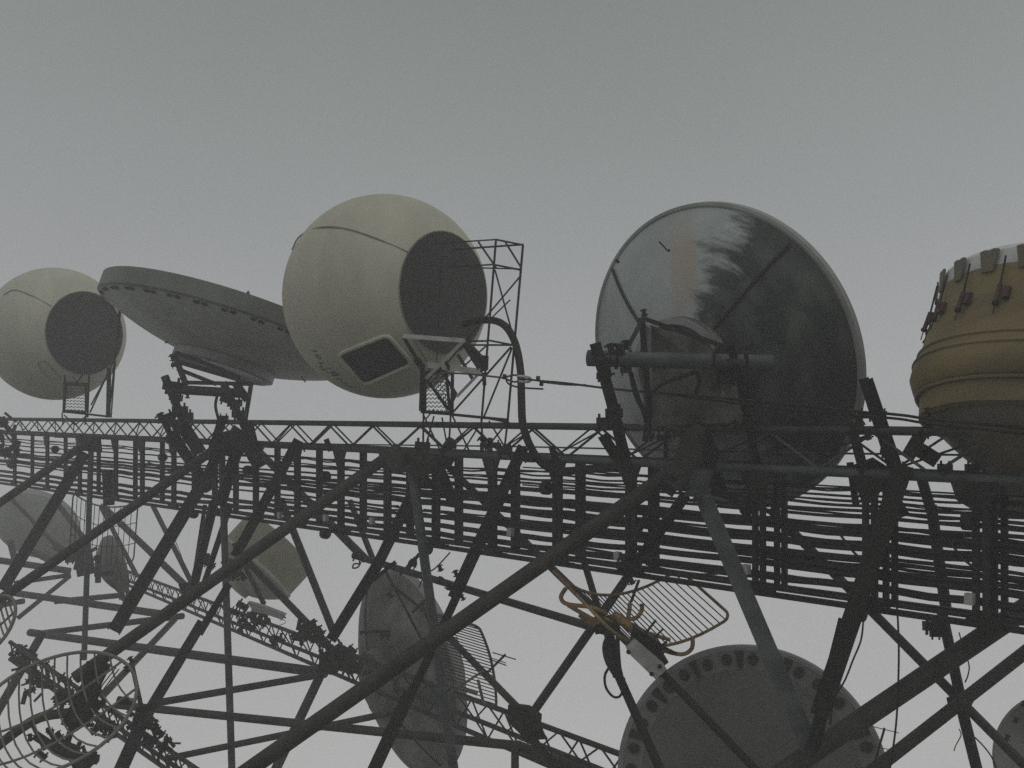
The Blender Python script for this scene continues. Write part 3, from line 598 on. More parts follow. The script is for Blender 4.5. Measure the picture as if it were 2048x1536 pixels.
# big bare metal dish seen from behind
z5 = 13.2; f_ = vframe(1434, 718, z5, (.927 * .60, .375 * .60, .80)); RD = 312 * z5 / F
M['wet_reflect'] = None
d5 = thing('microwave_dish', P(1420, 920, z5), 'biggest dish, bare stained metal seen from behind, with a horizontal mounting pipe', 'dish')
MB().rev(f_, [(RD * .955, .045), (RD, .045), (RD, -.045), (RD * .982, -.06), (RD * .966, -.05)], 140).build('rim_band', 'dgreyl', d5)
MB().rev(f_, [(RD * .96, .06), (RD * .5, -.35), (0, -.5)], 90).build('reflector', 'dgreyl', d5)
M['wet_reflect'] = wet_reflect_dish(f_, V(d5.location))
MB().rev(f_, parab(RD * .968, .34 * RD, -.05, -.66, 18), 140).build('dish_back', 'wet_reflect', d5)
MB().rev(f_, [(.345 * RD, -.60), (.345 * RD, -.80), (.325 * RD, -.82), (.30 * RD, -.80), (.295 * RD, -.72), (.20 * RD, -.80), (.1 * RD, -.84), (0, -.85)], 80).build('hub', 'hubm', d5)
MB().rev(f_, [(.35 * RD, -.79), (.352 * RD, -.815), (.315 * RD, -.835), (.31 * RD, -.80)], 80).build('hub_ring', 'flange', d5)
o, e1, e2, nn = f_
def dpt(r, a, h): t = R(a); return o + (e1 * math.cos(t) + e2 * math.sin(t)) * (r * RD) + nn * h
def bh(r): r0, r1 = .966, .34; return -.08 + (-.66 + .08) / (r1 * r1 - r0 * r0) * (r * r - r0 * r0)
for ang in (43, -48, 128, 212):
    pts = [dpt(r, ang, bh(r) - .012) for r in (.36, .45, .55, .65, .75, .85, .955)]
    MB().tube(pts, .02, 6).build('seam_rib', 'thin', d5)
# hub bracing plate, vertical angle and main pipe
parts(d5, 'mounting_pipe', [(1176, 716, 1225, 718, 33, 12.1, 12), (1225, 718, 1546, 726, 32, 12.0, 11.6)], 12, 'galvl', 20)
MB().rev((P(1546, 726, 11.6), *[(lambda d: (d.orthogonal().normalized(), d.cross(d.orthogonal().normalized()), d))((P(1546, 726, 11.6) - P(1225, 718, 12)).normalized())][0]), [(.075, .004), (0, -.0)], 20).build('pipe_end', 'hole', d5)
for x in (1232, 1246, 1260):
    a = P(x - 3, 719, 12.0); b = P(x + 3, 719, 12.0); MB().tube([a, b], .115, 16).build('u_bolt', 'dark', d5)
parts(d5, 'mount_post', [(1190, 686, 1222, 800, 23, 11.9, 11.9), (1222, 800, 1252, 925, 23, 11.9, 12), (1460, 690, 1478, 752, 15, 11.3, 11.4), (1478, 752, 1520, 960, 17, 11.4, 12.4), (1205, 870, 1240, 925, 22, 11.8, 11.8)], 12, 'dark', kind='channel')
parts(d5, 'stay', [(1283, 635, 1300, 830, 12, 12.3, 12.4), (1285, 636, 1440, 690, 9, 12.2, 11.9), (1290, 630, 1258, 690, 9, 12.2, 12), (1440, 690, 1480, 700, 8, 11.9, 11.6), (1262, 745, 1300, 870, 7, 12.1, 12.3), (1492, 705, 1500, 860, 8, 11.5, 12), (1300, 830, 1290, 880, 12, 12.4, 12.6)], 12, 'thin', kind='beam')
MB().prism([P(1286, 640, 12.35), P(1300, 655, 12.35), P(1302, 850, 12.5), P(1290, 850, 12.5)], ND * .05).build('hub_plate', 'flange', d5)
MB().prism([P(1300, 650, 12.45), P(1440, 700, 12.2), P(1500, 800, 12.1), P(1504, 845, 12.2), P(1440, 868, 12.5), P(1304, 850, 12.6)], ND * .03).build('hub_plate', 'hubm', d5)
MB().prism([P(1432, 684, 11.85), P(1462, 690, 11.8), P(1472, 750, 11.8), P(1462, 772, 11.8), P(1436, 768, 11.85)], ND * .05).build('bracket_plate', 'dark', d5)
MB().tube(smooth_path(pp([(1440, 688), (1430, 705), (1427, 725), (1434, 748)], 11.6), 5), .022, 8).build('u_bolt', 'rubber', d5)
parts(d5, 'clamp_bar', [(1452, 722, 1490, 724, 10, 11.2, 11.2), (1196, 716, 1222, 718, 6, 11.7, 11.7)], 11.2, 'galv', kind='beam')
MB().tube(smooth_path(pp([(1300, 870, 11.9), (1298, 810, 11.9), (1305, 785, 11.8), (1330, 765, 11.8), (1370, 752, 11.8), (1392, 745, 11.8), (1398, 765, 11.8), (1385, 792, 11.8), (1360, 790, 11.8)]), 5), .024, 8).build('feed_cable', 'rubber', d5)
MB().tube(smooth_path(pp([(1262, 745, 11.9), (1272, 790, 11.9), (1296, 835, 11.9)]), 5), .03, 8).build('feed_cable', 'rubber', d5)
for x, y, w_, a_ in ((1215, 742, 26, 75), (1222, 698, 24, 75), (1238, 700, 26, 90), (1252, 690, 20, 90), (1252, 740, 22, 0), (1205, 752, 24, 0), (1228, 826, 34, -2), (1208, 843, 30, 0), (1240, 860, 22, 30), (1450, 762, 18, 20), (1462, 768, 16, -20), (1288, 625, 14, 80), (1300, 872, 18, 20), (1320, 876, 12, 0), (1475, 850, 24, 20), (1246, 905, 24, 0), (1355, 868, 20, 0), (1322, 874, 18, 10), (1478, 862, 18, -20)):
    clamp(d5, x, y, 11.5, w_, a_)
parts(d5, 'bolt_pin', [(1318, 483, 1336, 502, 3), (1336, 502, 1340, 500, 5), (1232, 519, 1238, 526, 6)], 12.3, 'dark', 6)
parts(d5, 'lower_post', [(1408, 870, 1440, 985, 30, 12.6, 12.9), (1470, 860, 1515, 1000, 26, 12.8, 13), (1515, 960, 1560, 1010, 18, 13.2, 13.2)], 12, 'dark', kind='beam')

# post between big dish and mustard dish
pp_ = thing('mounting_post', P(1760, 930, 11), 'leaning twin channel post at the right rim of the big metal dish', 'post')
parts(pp_, 'channel', [(1727, 757, 1795, 965, 20, 10.9, 10.9), (1740, 757, 1805, 950, 11, 11.1, 11.1), (1705, 860, 1730, 950, 20, 11, 11)], 11, 'dark', kind='channel')
for x, y, w_, a_ in ((1732, 830, 26, 0), (1712, 835, 18, 30), (1762, 826, 20, 8), (1715, 850, 26, -30), (1775, 905, 26, 10), (1800, 932, 18, 0), (1735, 870, 20, 70)): clamp(pp_, x, y, 10.7, w_, a_)
mp2 = thing('mounting_post', P(1820, 920, 10.8), 'short brown leaning post under the left edge of the mustard dish', 'post')
parts(mp2, 'channel', [(1846, 862, 1816, 912, 26, 10.9, 10.9), (1840, 900, 1872, 920, 30, 11, 11)], 11, 'rust', kind='beam')
for x, y, w_, a_ in ((1855, 822, 14, 90), (1858, 838, 16, 60), (1890, 938, 22, 0), (1945, 935, 26, 0), (1850, 868, 20, 0)): clamp(mp2, x, y, 10.4, w_, a_)

# mustard drum dish at the right edge
z6 = 10.6; f_ = vframe(2148, 686, z6, (.10, .945, .31)); k6 = z6 / F; o, e1, e2, nn = f_
d6 = thing('shrouded_dish', P(2100, 980, z6), 'mustard brown drum dish with a white cover strapped on by springs, at the right edge', 'dish')
R6 = 268 * k6
MB().rev(f_, [(R6 * .965, .54), (R6 * .93, .60), (R6 * .75, .66), (R6 * .4, .72), (0, .74)], 90).build('cover', 'cover', d6)
MB().rev(f_, [(R6 * .955, .20), (R6 * .966, .541)], 90).build('cover_skirt', 'cover', d6)
prof = [(R6 * .972, .38), (R6 * 1.0, .0), (R6 * 1.045, -.30), (R6 * 1.085, -.50), (R6 * 1.095, -.62), (R6 * 1.06, -.74), (R6 * 1.03, -.78), (R6 * .95, -.80)]
MB().rev(f_, smooth2 if False else prof, 110).build('shroud', 'mustard', d6)
for h, rr in ((-.36, 1.058), (-.47, 1.082), (-.80, 1.03)):
    MB().tube([o + (e1 * math.cos(t) + e2 * math.sin(t)) * (R6 * rr) + nn * h for t in [2 * math.pi * i / 96 for i in range(96)]], .018, 6, closed=True).build('shroud_bead', 'mustard', d6)
MB().rev(f_, [(R6 * 1.028, -.78), (R6 * 1.005, -.80), (R6 * .99, -1.02), (R6 * .93, -1.04), (R6 * .90, -.86)], 100).build('rear_flange', 'mustard', d6)
MB().rev(f_, [(R6 * .95, -1.0)] + parab(R6 * .93, .35 * R6, -1.0, -1.55, 10) + [(.33 * R6, -1.7), (0, -1.7)], 90).build('dish_back', 'skirt', d6)
nt_ = 22
for i in range(nt_):                # castellated flap edge and the springs between
    t0 = 2 * math.pi * i / nt_; dt = 2 * math.pi / nt_
    jh = rnd.uniform(-.03, .03); jw = rnd.uniform(-.06, .06)
    ring = lambda t, r, h: o + (e1 * math.cos(t) + e2 * math.sin(t)) * r + nn * h
    mb = MB(); vs = []
    for j in range(5):
        t = t0 + dt * (.10 + (.5 + jw) * j / 4); vs += [ring(t + dt * .06 * (2 - j), R6 * .985, .30), ring(t, R6 * (.986 + jh * .2), .50 + jh + .012 * (j % 2))]
    mb.add(vs, [(2 * j, 2 * j + 1, 2 * j + 3, 2 * j + 2) for j in range(4)]); vs2 = [v + (v - o).normalized() * .02 for v in vs]
    mb.add(vs2, [(2 * j, 2 * j + 2, 2 * j + 3, 2 * j + 1) for j in range(4)])
    mb.add([vs[0], vs[1], vs2[1], vs2[0], vs[8], vs[9], vs2[9], vs2[8]], [(0, 1, 2, 3), (4, 7, 6, 5)]); mb.add([vs[1], vs[3], vs[5], vs[7], vs[9], vs2[9], vs2[7], vs2[5], vs2[3], vs2[1]], [tuple(range(10))])
    mb.build('flap', 'skirt', d6)
    tm = t0 + dt * (.80 + jw)
    MB().tube([ring(tm, R6 * 1.0, .44), ring(tm, R6 * 1.02, .12)], .010, 6).build('tie', 'dark', d6)
    MB().tube([ring(tm, R6 * 1.02, .13), ring(tm, R6 * 1.045, -.06)], .024, 8).build('tension_spring', 'spring', d6)
    MB().tube([ring(tm, R6 * 1.045, -.06), ring(tm, R6 * 1.05, -.09)], .032, 8).build('spring_cup', 'dark', d6)
    MB().tube([ring(tm, R6 * 1.05, -.09), ring(tm, R6 * 1.06, -.19)], .006, 5).build('spring_tail', 'dark', d6)
    MB().beam(ring(tm + .05, R6 * 1.0, .10), ring(tm + .05, R6 * 1.03, -.02), .06, .05, nn).build('spring_bracket', 'spring', d6)
MB().prism([P(1900, 955, 11.6), P(2090, 965, 11.6), P(2090, 1040, 11.6), P(1975, 1036, 11.6), P(1915, 1000, 11.6)], ND * .06).build('mount_plate', 'dgrey', d6)

# pale dish with pierced rim, bottom right
z7 = 13.6; f_ = vframe(1500, 1565, z7, (.05, .12, .99)); RD = 268 * z7 / F; o, e1, e2, nn = f_
d7 = thing('microwave_dish', P(1500, 1800, z7), 'pale grey dish with round and wedge shaped holes round its rim, at the bottom', 'dish')
MB().rev(f_, [(RD * .97, .12), (RD, .12), (RD, -.0), (RD * .985, -.02)], 120).build('rim_band', 'flange', d7)
MB().rev(f_, [(RD * .985, -.02), (RD * .955, -.028)], 120).build('rim_flange', 'flange', d7)
MB().rev(f_, [(RD * .956, -.022), (RD * .815, -.036)], 110).build('rim_ring', 'dring', d7)
MB().rev(f_, [(RD * .815, -.034), (RD * .80, -.05), (RD * .795, -.07)] + parab(RD * .79, .2 * RD, -.07, -.42, 12) + [(0, -.45)], 110).build('dish_back', 'dholes', d7)
def disc_patch(mb, ang, r, kind):
    t = R(ang); er = e1 * math.cos(t) + e2 * math.sin(t); et = e2 * math.cos(t) - e1 * math.sin(t); c = o + er * (r * RD) + nn * (-.052)
    if kind == 'o': pts = [c + er * (.046 * RD * math.cos(a)) + et * (.040 * RD * math.sin(a)) for a in [i * math.pi / 8 for i in range(16)]]
    else: pts = [c + er * (.062 * RD) + et * (.034 * RD), c + er * (.062 * RD) - et * (.034 * RD), c - er * (.068 * RD) - et * (.016 * RD), c - er * (.068 * RD) + et * (.016 * RD)]
    mb.prism(pts, nn * .012)
for i in range(16):
    base = i * 22.5 - 4.5
    for da, kd in ((0, 'w'), (-6.3, 'o'), (6.3, 'o')):
        if 7 < i < 6: continue
        mb = MB(); disc_patch(mb, base + da, .89, kd); mb.build('rim_hole', 'hole', d7)
MB().rev(vframe(1430, 1640, z7 - .7, (.05, .1, .99)), [(.62, .3), (.62, 0), (.55, -.05), (0, -.1)], 48).build('rear_hub', 'dgrey', d7)

# tall narrow dish behind the braces
z4 = 21.5; f_ = vframe(812, 1344, z4, (.87 * .97, .22, .42)); RD = 204 * z4 / F; o, e1, e2, nn = f_
d4 = thing('microwave_dish', P(800, 1540, z4), 'tall narrow grey dish seen nearly edge-on behind the long diagonal pipe', 'dish')
MB().rev(f_, [(RD * .96, .16), (RD, .16), (RD, -.03), (RD * .97, -.05)], 100).build('rim_band', 'flange', d4)
MB().rev(f_, [(RD * .96, .15), (0, -.3)], 70).build('reflector', 'dgreyl', d4)
MB().rev(f_, parab(RD * .97, .3 * RD, -.05, -.62, 12) + [(.29 * RD, -.8), (0, -.84)], 90).build('dish_back', 'blotchy', d4)
def bh4(r): return -.05 + (-.62 + .05) / (.09 - .941) * (r * r - .941)
for ang in (-25, 70, 155, 245):
    MB().tube([o + (e1 * math.cos(R(ang)) + e2 * math.sin(R(ang))) * (r * RD) + nn * (bh4(r) - .012) for r in (.31, .5, .7, .9, .96)], .02, 6).build('seam_rib', 'thin', d4)
parts(d4, 'mount_tube', [(770, 1140, 870, 1330, 5, 20.2, 20.2), (790, 1175, 870, 1240, 6, 20, 20), (825, 1225, 850, 1200, 5, 20, 20), (800, 1150, 830, 1115, 6, 20, 19.8), (720, 1265, 780, 1262, 6, 20, 20), (860, 1240, 905, 1290, 4, 20, 20), (700, 1340, 640, 1330, 10, 20.2, 20.6)], 20, 'dark', 7)
MB().prism([P(866, 1290, 20.3), P(905, 1275, 20.3), P(920, 1340, 20.3), P(925, 1400, 20.3), P(895, 1420, 20.3), P(880, 1350, 20.3)], ND * .25).build('side_shield', 'olive', d4)
for x, y, w_, a_ in ((704, 1300, 20, 40), (712, 1330, 24, 0), (690, 1310, 26, 70), (735, 1345, 18, 20), (780, 1190, 14, 60), (845, 1215, 16, 60), (770, 1270, 20, 0)): clamp(d4, x, y, 20, w_, a_, 'rust')

# white drum radome, middle left
f_ = vframe(512, 1137, 27, (.68, .72, .12)); kk = 27 / F
d3 = thing('shrouded_dish', P(512, 1215, 27), 'pale dish with an olive yellow drum shroud behind crossing pipes at middle left', 'dish')
MB().rev(f_, [(86 * kk, 2 * kk), (87 * kk, 68 * kk), (84 * kk, 70 * kk), (40 * kk, 74 * kk), (0, 75 * kk)], 80).build('shroud', 'olive', d3)
MB().rev(f_, [(86 * kk, 3 * kk), (89 * kk, 3 * kk), (89 * kk, -3 * kk), (86 * kk, -4 * kk)], 80).build('rim_band', 'cream2', d3)
MB().rev(f_, parab(86 * kk, 26 * kk, -4 * kk, -48 * kk, 10) + [(25 * kk, -56 * kk), (0, -58 * kk)], 72).build('dish_back', 'cream2', d3)

# far hazy dishes at the left
f_ = vframe(72, 1050, 46, (.35, .62, .70)); kk = 46 / F
d8 = thing('microwave_dish', P(72, 1120, 46), 'pale hazy broad dish under the left end of the cable ladder', 'dish')
MB().rev(f_, [(84 * kk, .2), (84 * kk, -.1)] + parab(83 * kk, 20 * kk, -.12, -.9, 8) + [(0, -1.0)], 60).build('dish_back', 'dgreyl', d8)
MB().rev(f_, [(83 * kk, .19), (0, -.2)], 50).build('reflector', 'dgrey', d8)
parts(d8, 'mount_pipe', [(20, 1080, 30, 1120, 14), (60, 1100, 110, 1125, 14), (110, 1090, 150, 1120, 16), (120, 1110, 170, 1100, 10)], 40, 'galv', 8)
f_ = vframe(228, 1128, 31, (.93, .28, .24)); kk = 31 / F
d9 = thing('microwave_dish', P(228, 1190, 25.5), 'small dark oval dish seen edge-on left of the white poles, above the rear truss', 'dish')
MB().rev(f_, [(58 * kk, .12), (58 * kk, -.05)] + parab(57 * kk, 12 * kk, -.07, -.45, 8) + [(0, -.5)], 60).build('dish_back', 'dgrey', d9)
MB().rev(f_, [(57 * kk, .11), (0, -.1)], 50).build('reflector', 'dgrey', d9)
parts(d9, 'mount_pipe', [(190, 1150, 225, 1145, 10), (196, 1110, 196, 1165, 12), (215, 1160, 240, 1185, 6)], 30, 'dark', 8)
f_ = vframe(2100, 1510, 13, (-.55, .2, -.8)); kk = 13 / F
d10 = thing('microwave_dish', P(2100, 1620, 13), 'pale dish edge cut off by the lower right corner of the photo', 'dish')
MB().rev(f_, [(0, -.3), (90 * kk, -.1), (112 * kk, .1), (118 * kk, .1), (118 * kk, -.08), (60 * kk, -.45), (0, -.6)], 70).build('dish_body', 'dgreyl', d10)
for y in (1408, 1440, 1475): clamp(d10, 2048 - (y - 1408) * .5, y, 12.4, 12, 110)

# ------------------------------------------------------------------ grid antennas
def grid_antenna(c, z, A, B, Sg, nb, label, mframe, mbar, rf=.03, rb=.009, circ=False, vc=.0, cross=True):
    k = z / F; tov = lambda a: (RT * a[0] - UP * a[1] + FW * a[2]) * k
    C = P(c[0], c[1], z); A, B, Sg = tov(A), tov(B), tov(Sg)
    f = (lambda u, v: C + A * u + B * v + Sg * (.62 - u * u - vc * v * v)) if not circ else (lambda u, v: C + A * u + B * v + Sg * (1 - u * u - v * v))
    root = thing('grid_antenna', C - VD * (B.length), label, 'grid antenna')
    fp = []
    if circ: fp = [f(math.cos(t), math.sin(t)) for t in [2 * math.pi * i / 64 for i in range(64)]]
    else:
        cu, cv = .10, .22
        for qu, qv, t0 in ((1, 1, 0), (-1, 1, 90), (-1, -1, 180), (1, -1, 270)):
            arc = [(qu * (1 - cu) + cu * math.cos(R(t0 + 15 * j)), qv * (1 - cv) + cv * math.sin(R(t0 + 15 * j))) for j in range(7)]
            nx = {0: (-1 + cu, 1), 90: (-1, -1 + cv), 180: (1 - cu, -1), 270: (1, 1 - cv)}[t0]
            for p in arc: fp.append(f(*p))
            for j in range(1, 12): fp.append(f(arc[-1][0] + (nx[0] - arc[-1][0]) * j / 12, arc[-1][1] + (nx[1] - arc[-1][1]) * j / 12))
    MB().tube(fp, rf, 8, closed=True).build('rim_tube', mframe, root)
    for i in range(nb):
        u = -1 + 2 * (i + 1) / (nb + 1)
        h = math.sqrt(max(0, 1 - u * u)) if circ else 1 - .0
        MB().tube([f(u, -h + 2 * h * j / 8) for j in range(9)], rb, 5).build('grid_rod', mbar, root)
    for v in () if not cross else ((-.35, .35) if not circ else (-.3, .3)):
        um = 1 if not circ else math.sqrt(1 - v * v)
        MB().tube([f(-um + 2 * um * j / 16, v) for j in range(17)], rb * 1.3 if circ else rb * 1.0, 5).build('cross_rod' if circ else 'cross_rod', mframe if circ else mbar, root)
    return root, f
ga, gf = grid_antenna((1278, 1206), 13.2, (142, 20, 104), (43, 36, -66), (-20, 58, 16), 27, 'ochre rusted grid antenna with a curved grille, below the cable ladder right of centre', 'ochre', 'thin', .021, .009, cross=False)
for l in ([(1385, 1273), (1384, 1296), (1368, 1308), (1345, 1306), (1322, 1298)], [(1132, 1176), (1122, 1194), (1134, 1208), (1180, 1214), (1212, 1226)], [(1136, 1210), (1170, 1230), (1200, 1246)], [(1284, 1208), (1283, 1222), (1272, 1236), (1256, 1238)], [(1260, 1206), (1256, 1238), (1248, 1256)]):
    MB().tube(smooth_path(pp(l, 12.8), 5), .028, 8).build('support_tube', 'ochre', ga)
parts(ga, 'boom', [(1225, 1228, 1330, 1305, 20, 12.8, 12.6), (1160, 1228, 1190, 1250, 14, 13, 13), (1205, 1236, 1340, 1280, 8, 12.8, 12.8)], 12.8, 'ochre', 10)
fb = thing('feed_box', P(1300, 1320, 12.4), 'dirty white equipment box clamped to a pipe just below the ochre grid antenna', 'equipment box')
bx_ = [(1262, 1288), (1330, 1328), (1326, 1346), (1304, 1350), (1256, 1302)]
MB().prism(pp([(1272, 1282), (1330, 1332), (1308, 1352), (1254, 1300)], 12.2), FW * .3).build('housing', 'whiteb', fb)
MB().prism(pp([(1268, 1250), (1318, 1280), (1324, 1308), (1334, 1318), (1318, 1330), (1262, 1290)], 12.6), FW * .3).build('bracket', 'dark', fb)
parts(fb, 'stud', [(1290, 1268, 1312, 1240, 5), (1302, 1282, 1326, 1258, 4), (1312, 1300, 1334, 1283, 5), (1305, 1285, 1352, 1308, 8)], 12.2, 'dark', 6)
for x, y in ((1257, 1304), (1303, 1348), (1320, 1333)): MB().ball(P(x, y, 12.0), .028).build('bolt', 'dark', fb)
gc, gcf = grid_antenna((925, 1318), 16.4, (16, 98, 62), (54, 14, -8), (8, -2, 22), 24, 'red-brown tubular grid antenna standing right behind the tall narrow dish', 'redtube', 'thin', .022, .009, cross=False)
parts(gc, 'support_tube', [(884, 1396, 966, 1342, 5), (956, 1360, 968, 1410, 6), (885, 1365, 955, 1388, 7)], 16, 'gridgrey', 8)
yg = thing('yagi_antenna', P(990, 1330, 15.6), 'small aerial with two cross bars on a slanted boom, right of the red-brown grid', 'aerial')
parts(yg, 'boom', [(968, 1352, 1011, 1309, 5)], 15.6, 'thin', 7); parts(yg, 'element', [(985, 1305, 1032, 1319, 2.4), (980, 1319, 1013, 1331, 2.4), (982, 1316, 1012, 1326, 2)], 15.6, 'thin', 5)
yg = thing('yagi_antenna', P(1765, 1500, 12.5), 'small aerial with two thin cross rods beside the pierced pale dish', 'aerial')
parts(yg, 'boom', [(1769, 1456, 1750, 1524, 4.6)], 12.9, 'thin', 7); parts(yg, 'element', [(1745, 1453, 1798, 1466, 1.8), (1745, 1492, 1782, 1500, 1.6)], 12.9, 'rusty', 5)
grid_antenna((106, 1424), 14.2, (138, -62, 60), (72, 76, -60), (-44, 56, 30), 13, 'round pale beige grid antenna in the lower left corner in front of the steelwork', 'gridgrey', 'gridgrey', .026, .014, True)
grid_antenna((-22, 1252), 17, (42, -40, 20), (22, 38, -20), (-16, 10, 30), 12, 'small pale round grid antenna cut by the left edge above the larger one', 'gridgrey', 'gridgrey', .03, .016, True)
grid_antenna((205, 1062), 26.5, (52, 14, 30), (-12, 62, 20), (-20, 20, 30), 12, 'far hazy grid antenna behind the leftmost white pole', 'gridgrey', 'thin', .02, .01)
bt = thing('antenna_feed', P(190, 1370, 14), 'dark feed stub and bracket standing inside the round grid antenna', 'antenna feed')
parts(bt, 'feed_tube', [(198, 1370, 188, 1400, 14), (188, 1400, 170, 1440, 22), (232, 1335, 160, 1428, 2.4), (238, 1338, 168, 1430, 2.4), (235, 1400, 265, 1405, 16)], 14.6, 'dark', 9)
parts(bt, 'bracket', [(70, 1470, 130, 1510, 18), (60, 1440, 90, 1500, 8), (95, 1455, 120, 1500, 9), (120, 1490, 180, 1536, 26), (150, 1536, 190, 1516, 22), (160, 1450, 210, 1400, 12), (110, 1475, 160, 1500, 10)], 14.9, 'thin', kind='beam')
for x, y, w_, a_ in ((100, 1462, 14, 0), (118, 1470, 16, 50), (60, 1475, 14, 90), (185, 1516, 24, 0), (82, 1510, 24, 40), (180, 1450, 14, 0), (222, 1418, 14, 90), (253, 1338, 12, 80)): clamp(bt, x, y, 14.5, w_, a_)
lt = thing('floodlight', P(540, 1230, 21), 'small pale lamp housing on the rear truss below the drum antenna', 'lamp')
MB().prism(pp([(497, 1203), (525, 1210), (572, 1228), (566, 1238), (530, 1226), (508, 1222)], 20.4), FW * .15).build('housing', 'whiteb', lt)
parts(lt, 'bracket', [(531, 1228, 533, 1245, 9), (525, 1245, 540, 1240, 10), (565, 1232, 572, 1236, 3)], 20.4, 'rust', 7)

# ------------------------------------------------------------------ hoses, guy wires and loose cables
def wire(pts, r, m, label, cat='cable', name='cable', k=6, n=8):
    return MB().tube(smooth_path(pp(pts), k), r, n).build(name, m, None, label, cat)
wire([(930, 648, 16.2), (975, 640, 15.8), (1008, 650, 15.3), (1030, 685, 15), (1041, 740, 14.8), (1043, 800, 14.6), (1046, 850, 14.4), (1062, 895, 14.3), (1088, 930, 14.3), (1125, 942, 14.2), (1180, 938, 13.8), (1228, 936, 13.5), (1248, 942, 13.4), (1262, 965, 13.3), (1268, 1000, 13.3)], .056, 'dark', 'thick black hose curving down from the large radome to the truss', 'hose', 'waveguide_hose', 6, 14)
gw = thing('guy_wire', P(1300, 780, 12), 'rusty orange guy wire stretched from the ladder frame across the big dish to the right', 'wire')
def gpart(name, pts, r, m): return MB().tube(smooth_path(pp(pts), 5), r, 7).build(name, m, gw)
gpart('rope', [(880, 746, 15.0), (925, 747, 14.9), (965, 751, 14.7), (1012, 756, 14.4)], .014, 'rusty')
gpart('rope', [(1040, 757, 14.2), (1085, 762, 13.8), (1130, 766, 13.4), (1210, 776, 12.6), (1290, 784, 11.6), (1400, 792, 11), (1500, 801, 10.6), (1620, 813, 10.3), (1735, 825, 10.2)], .015, 'dark')
gpart('rope', [(1085, 764, 13.8), (1130, 769, 13.4), (1172, 770, 13.1)], .013, 'rusty')
gpart('rope', [(1350, 790, 11.3), (1450, 803, 10.9), (1600, 822, 10.4), (1728, 832, 10.2), (1800, 838, 10.1), (1850, 846, 10), (1960, 858, 9.8), (2080, 872, 9.6)], .014, 'dark')
gpart('rope', [(1760, 826, 10.1), (1810, 831, 10.1), (1858, 838, 10.0), (1960, 848, 9.8), (2080, 858, 9.6)], .015, 'dark')
gpart('tail', [(1012, 758, 14.4), (1018, 768, 14.4), (1040, 775, 14.3), (1086, 778, 14)], .013, 'dark')
gpart('hook_ring', [(1012, 754, 14.35), (1030, 750, 14.35), (1042, 757, 14.3), (1030, 764, 14.35), (1012, 758, 14.35)], .014, 'rusty')
gpart('turnbuckle', [(1036, 752, 14.2), (1056, 754, 14.1), (1062, 759, 14.1), (1056, 764, 14.1), (1038, 762, 14.2)], .017, 'white')
for x, y, z in ((1009, 753, 14.3), (1076, 757, 13.7), (1083, 766, 13.7), (1765, 827, 10.1)): MB().tube([P(x - 4, y, z), P(x + 4, y + 1, z)], .04, 8).build('rope_clip', 'dark', gw)
wire([(-60, 862, 30), (500, 884, 20.6), (1024, 893, 15.2), (1500, 904, 12.5), (2100, 912, 10)], .012, 'rusty', 'thin rust-brown wire running lengthwise through the front lattice truss', 'wire', 'wire', 4, 6)
wire([(1785, 1150, 9.8), (1792, 1190, 9.8), (1797, 1270, 9.8), (1797, 1350, 9.8), (1792, 1450, 9.8), (1778, 1550, 9.8)], .010, 'rubber', 'long thin black cable hanging straight down in front of the lower right braces', name='hanging_cable')
wire([(1727, 1238, 10.4), (1722, 1280, 10.4), (1706, 1320, 10.4), (1690, 1360, 10.4), (1668, 1400, 10.4), (1660, 1450, 10.4)], .010, 'rubber', 'curved thin cable hanging beside the right channel brace', name='hanging_cable')
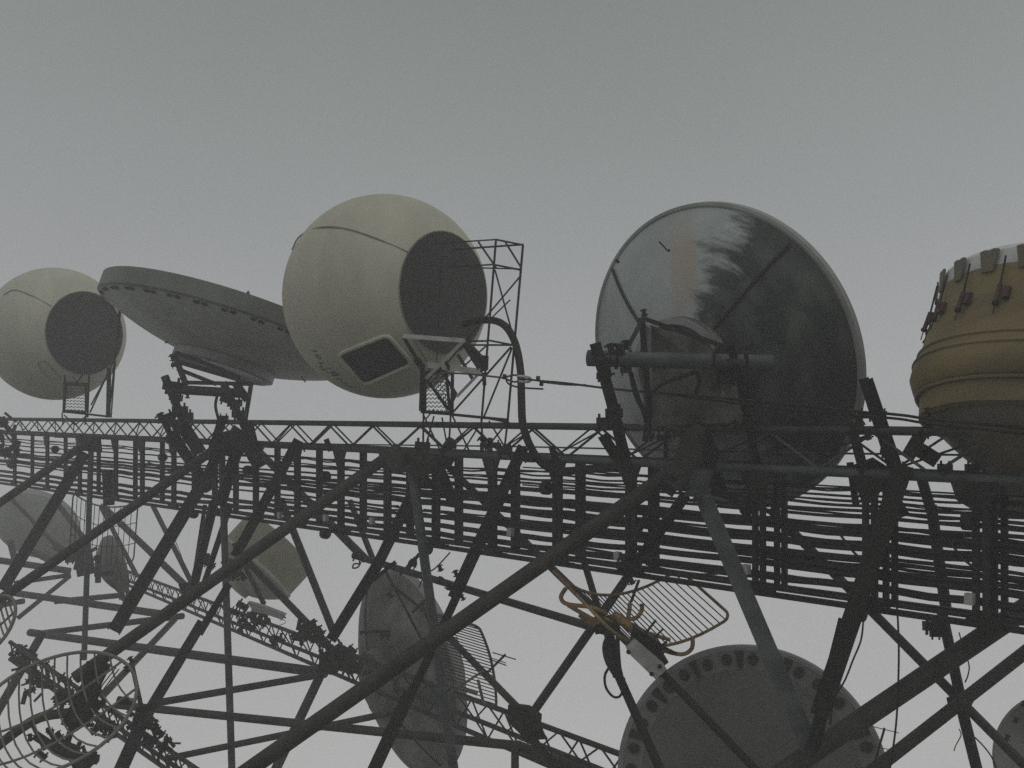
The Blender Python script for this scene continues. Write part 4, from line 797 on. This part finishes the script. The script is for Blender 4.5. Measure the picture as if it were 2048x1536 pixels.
wire([(1222, 1330, 12.4), (1210, 1350, 12.4), (1212, 1375, 12.4), (1226, 1393, 12.4), (1240, 1392, 12.4), (1247, 1372, 12.4), (1243, 1345, 12.4)], .016, 'rubber', 'teardrop loop of cable hanging under the ochre grid antenna', name='cable_loop')
wire([(1225, 1262, 12.7), (1212, 1290, 12.6), (1216, 1320, 12.5), (1232, 1348, 12.4), (1246, 1362, 12.4)], .045, 'rubber', 'thick cable bundle wrapped round the post below the ochre grid antenna', name='cable_bundle')
wire([(1235, 1262, 12.6), (1236, 1300, 12.5), (1240, 1350, 12.4)], .026, 'rubber', 'straight thin cable beside the wrapped bundle below the ochre grid antenna', name='hanging_cable')
wire([(1918, 1265, 12), (1928, 1300, 12), (1938, 1330, 12), (1936, 1350, 12), (1930, 1365, 12)], .008, 'rubber', 'short bent wire beside the lower right post', name='hanging_cable')
wire([(1950, 1475, 12), (1965, 1490, 12), (1982, 1512, 12), (1995, 1540, 12)], .009, 'rubber', 'thin wire falling away at the lower right corner', name='hanging_cable')
wire([(1918, 1458, 12), (1922, 1470, 12), (1912, 1490, 12), (1908, 1502, 12)], .006, 'rubber', 'wisp of wire left of the lower right post', name='hanging_cable')
wire([(1885, 1262, 12), (1890, 1290, 12), (1900, 1340, 12), (1915, 1400, 11.9), (1935, 1480, 11.9), (1950, 1545, 11.9)], .014, 'rubber', 'thin cable strapped down the lower right post', name='strapped_cable')
wire([(720, 1128, 18), (708, 1128, 18), (706, 1136, 18), (716, 1134, 18), (722, 1124, 18)], .014, 'rubber', 'small cable loop at the left end of the rear horizontal pipe', name='cable_loop')
wire([(560, 1240, 20), (568, 1240, 20), (570, 1246, 20), (555, 1252, 20)], .006, 'rubber', 'tiny wire curling below the pale lamp housing', name='hanging_cable')
wire([(345, 1060, 23), (352, 1085, 23), (362, 1110, 23), (370, 1135, 23)], .008, 'rubber', 'fine wire hanging between the two left pipe braces', name='hanging_cable')
wire([(900, 1020 + 85, 16.6), (872, 1135, 16.8), (850, 1150, 17), (838, 1175, 17)], .012, 'rubber', 'thin wire crossing above the tall narrow dish', name='hanging_cable')
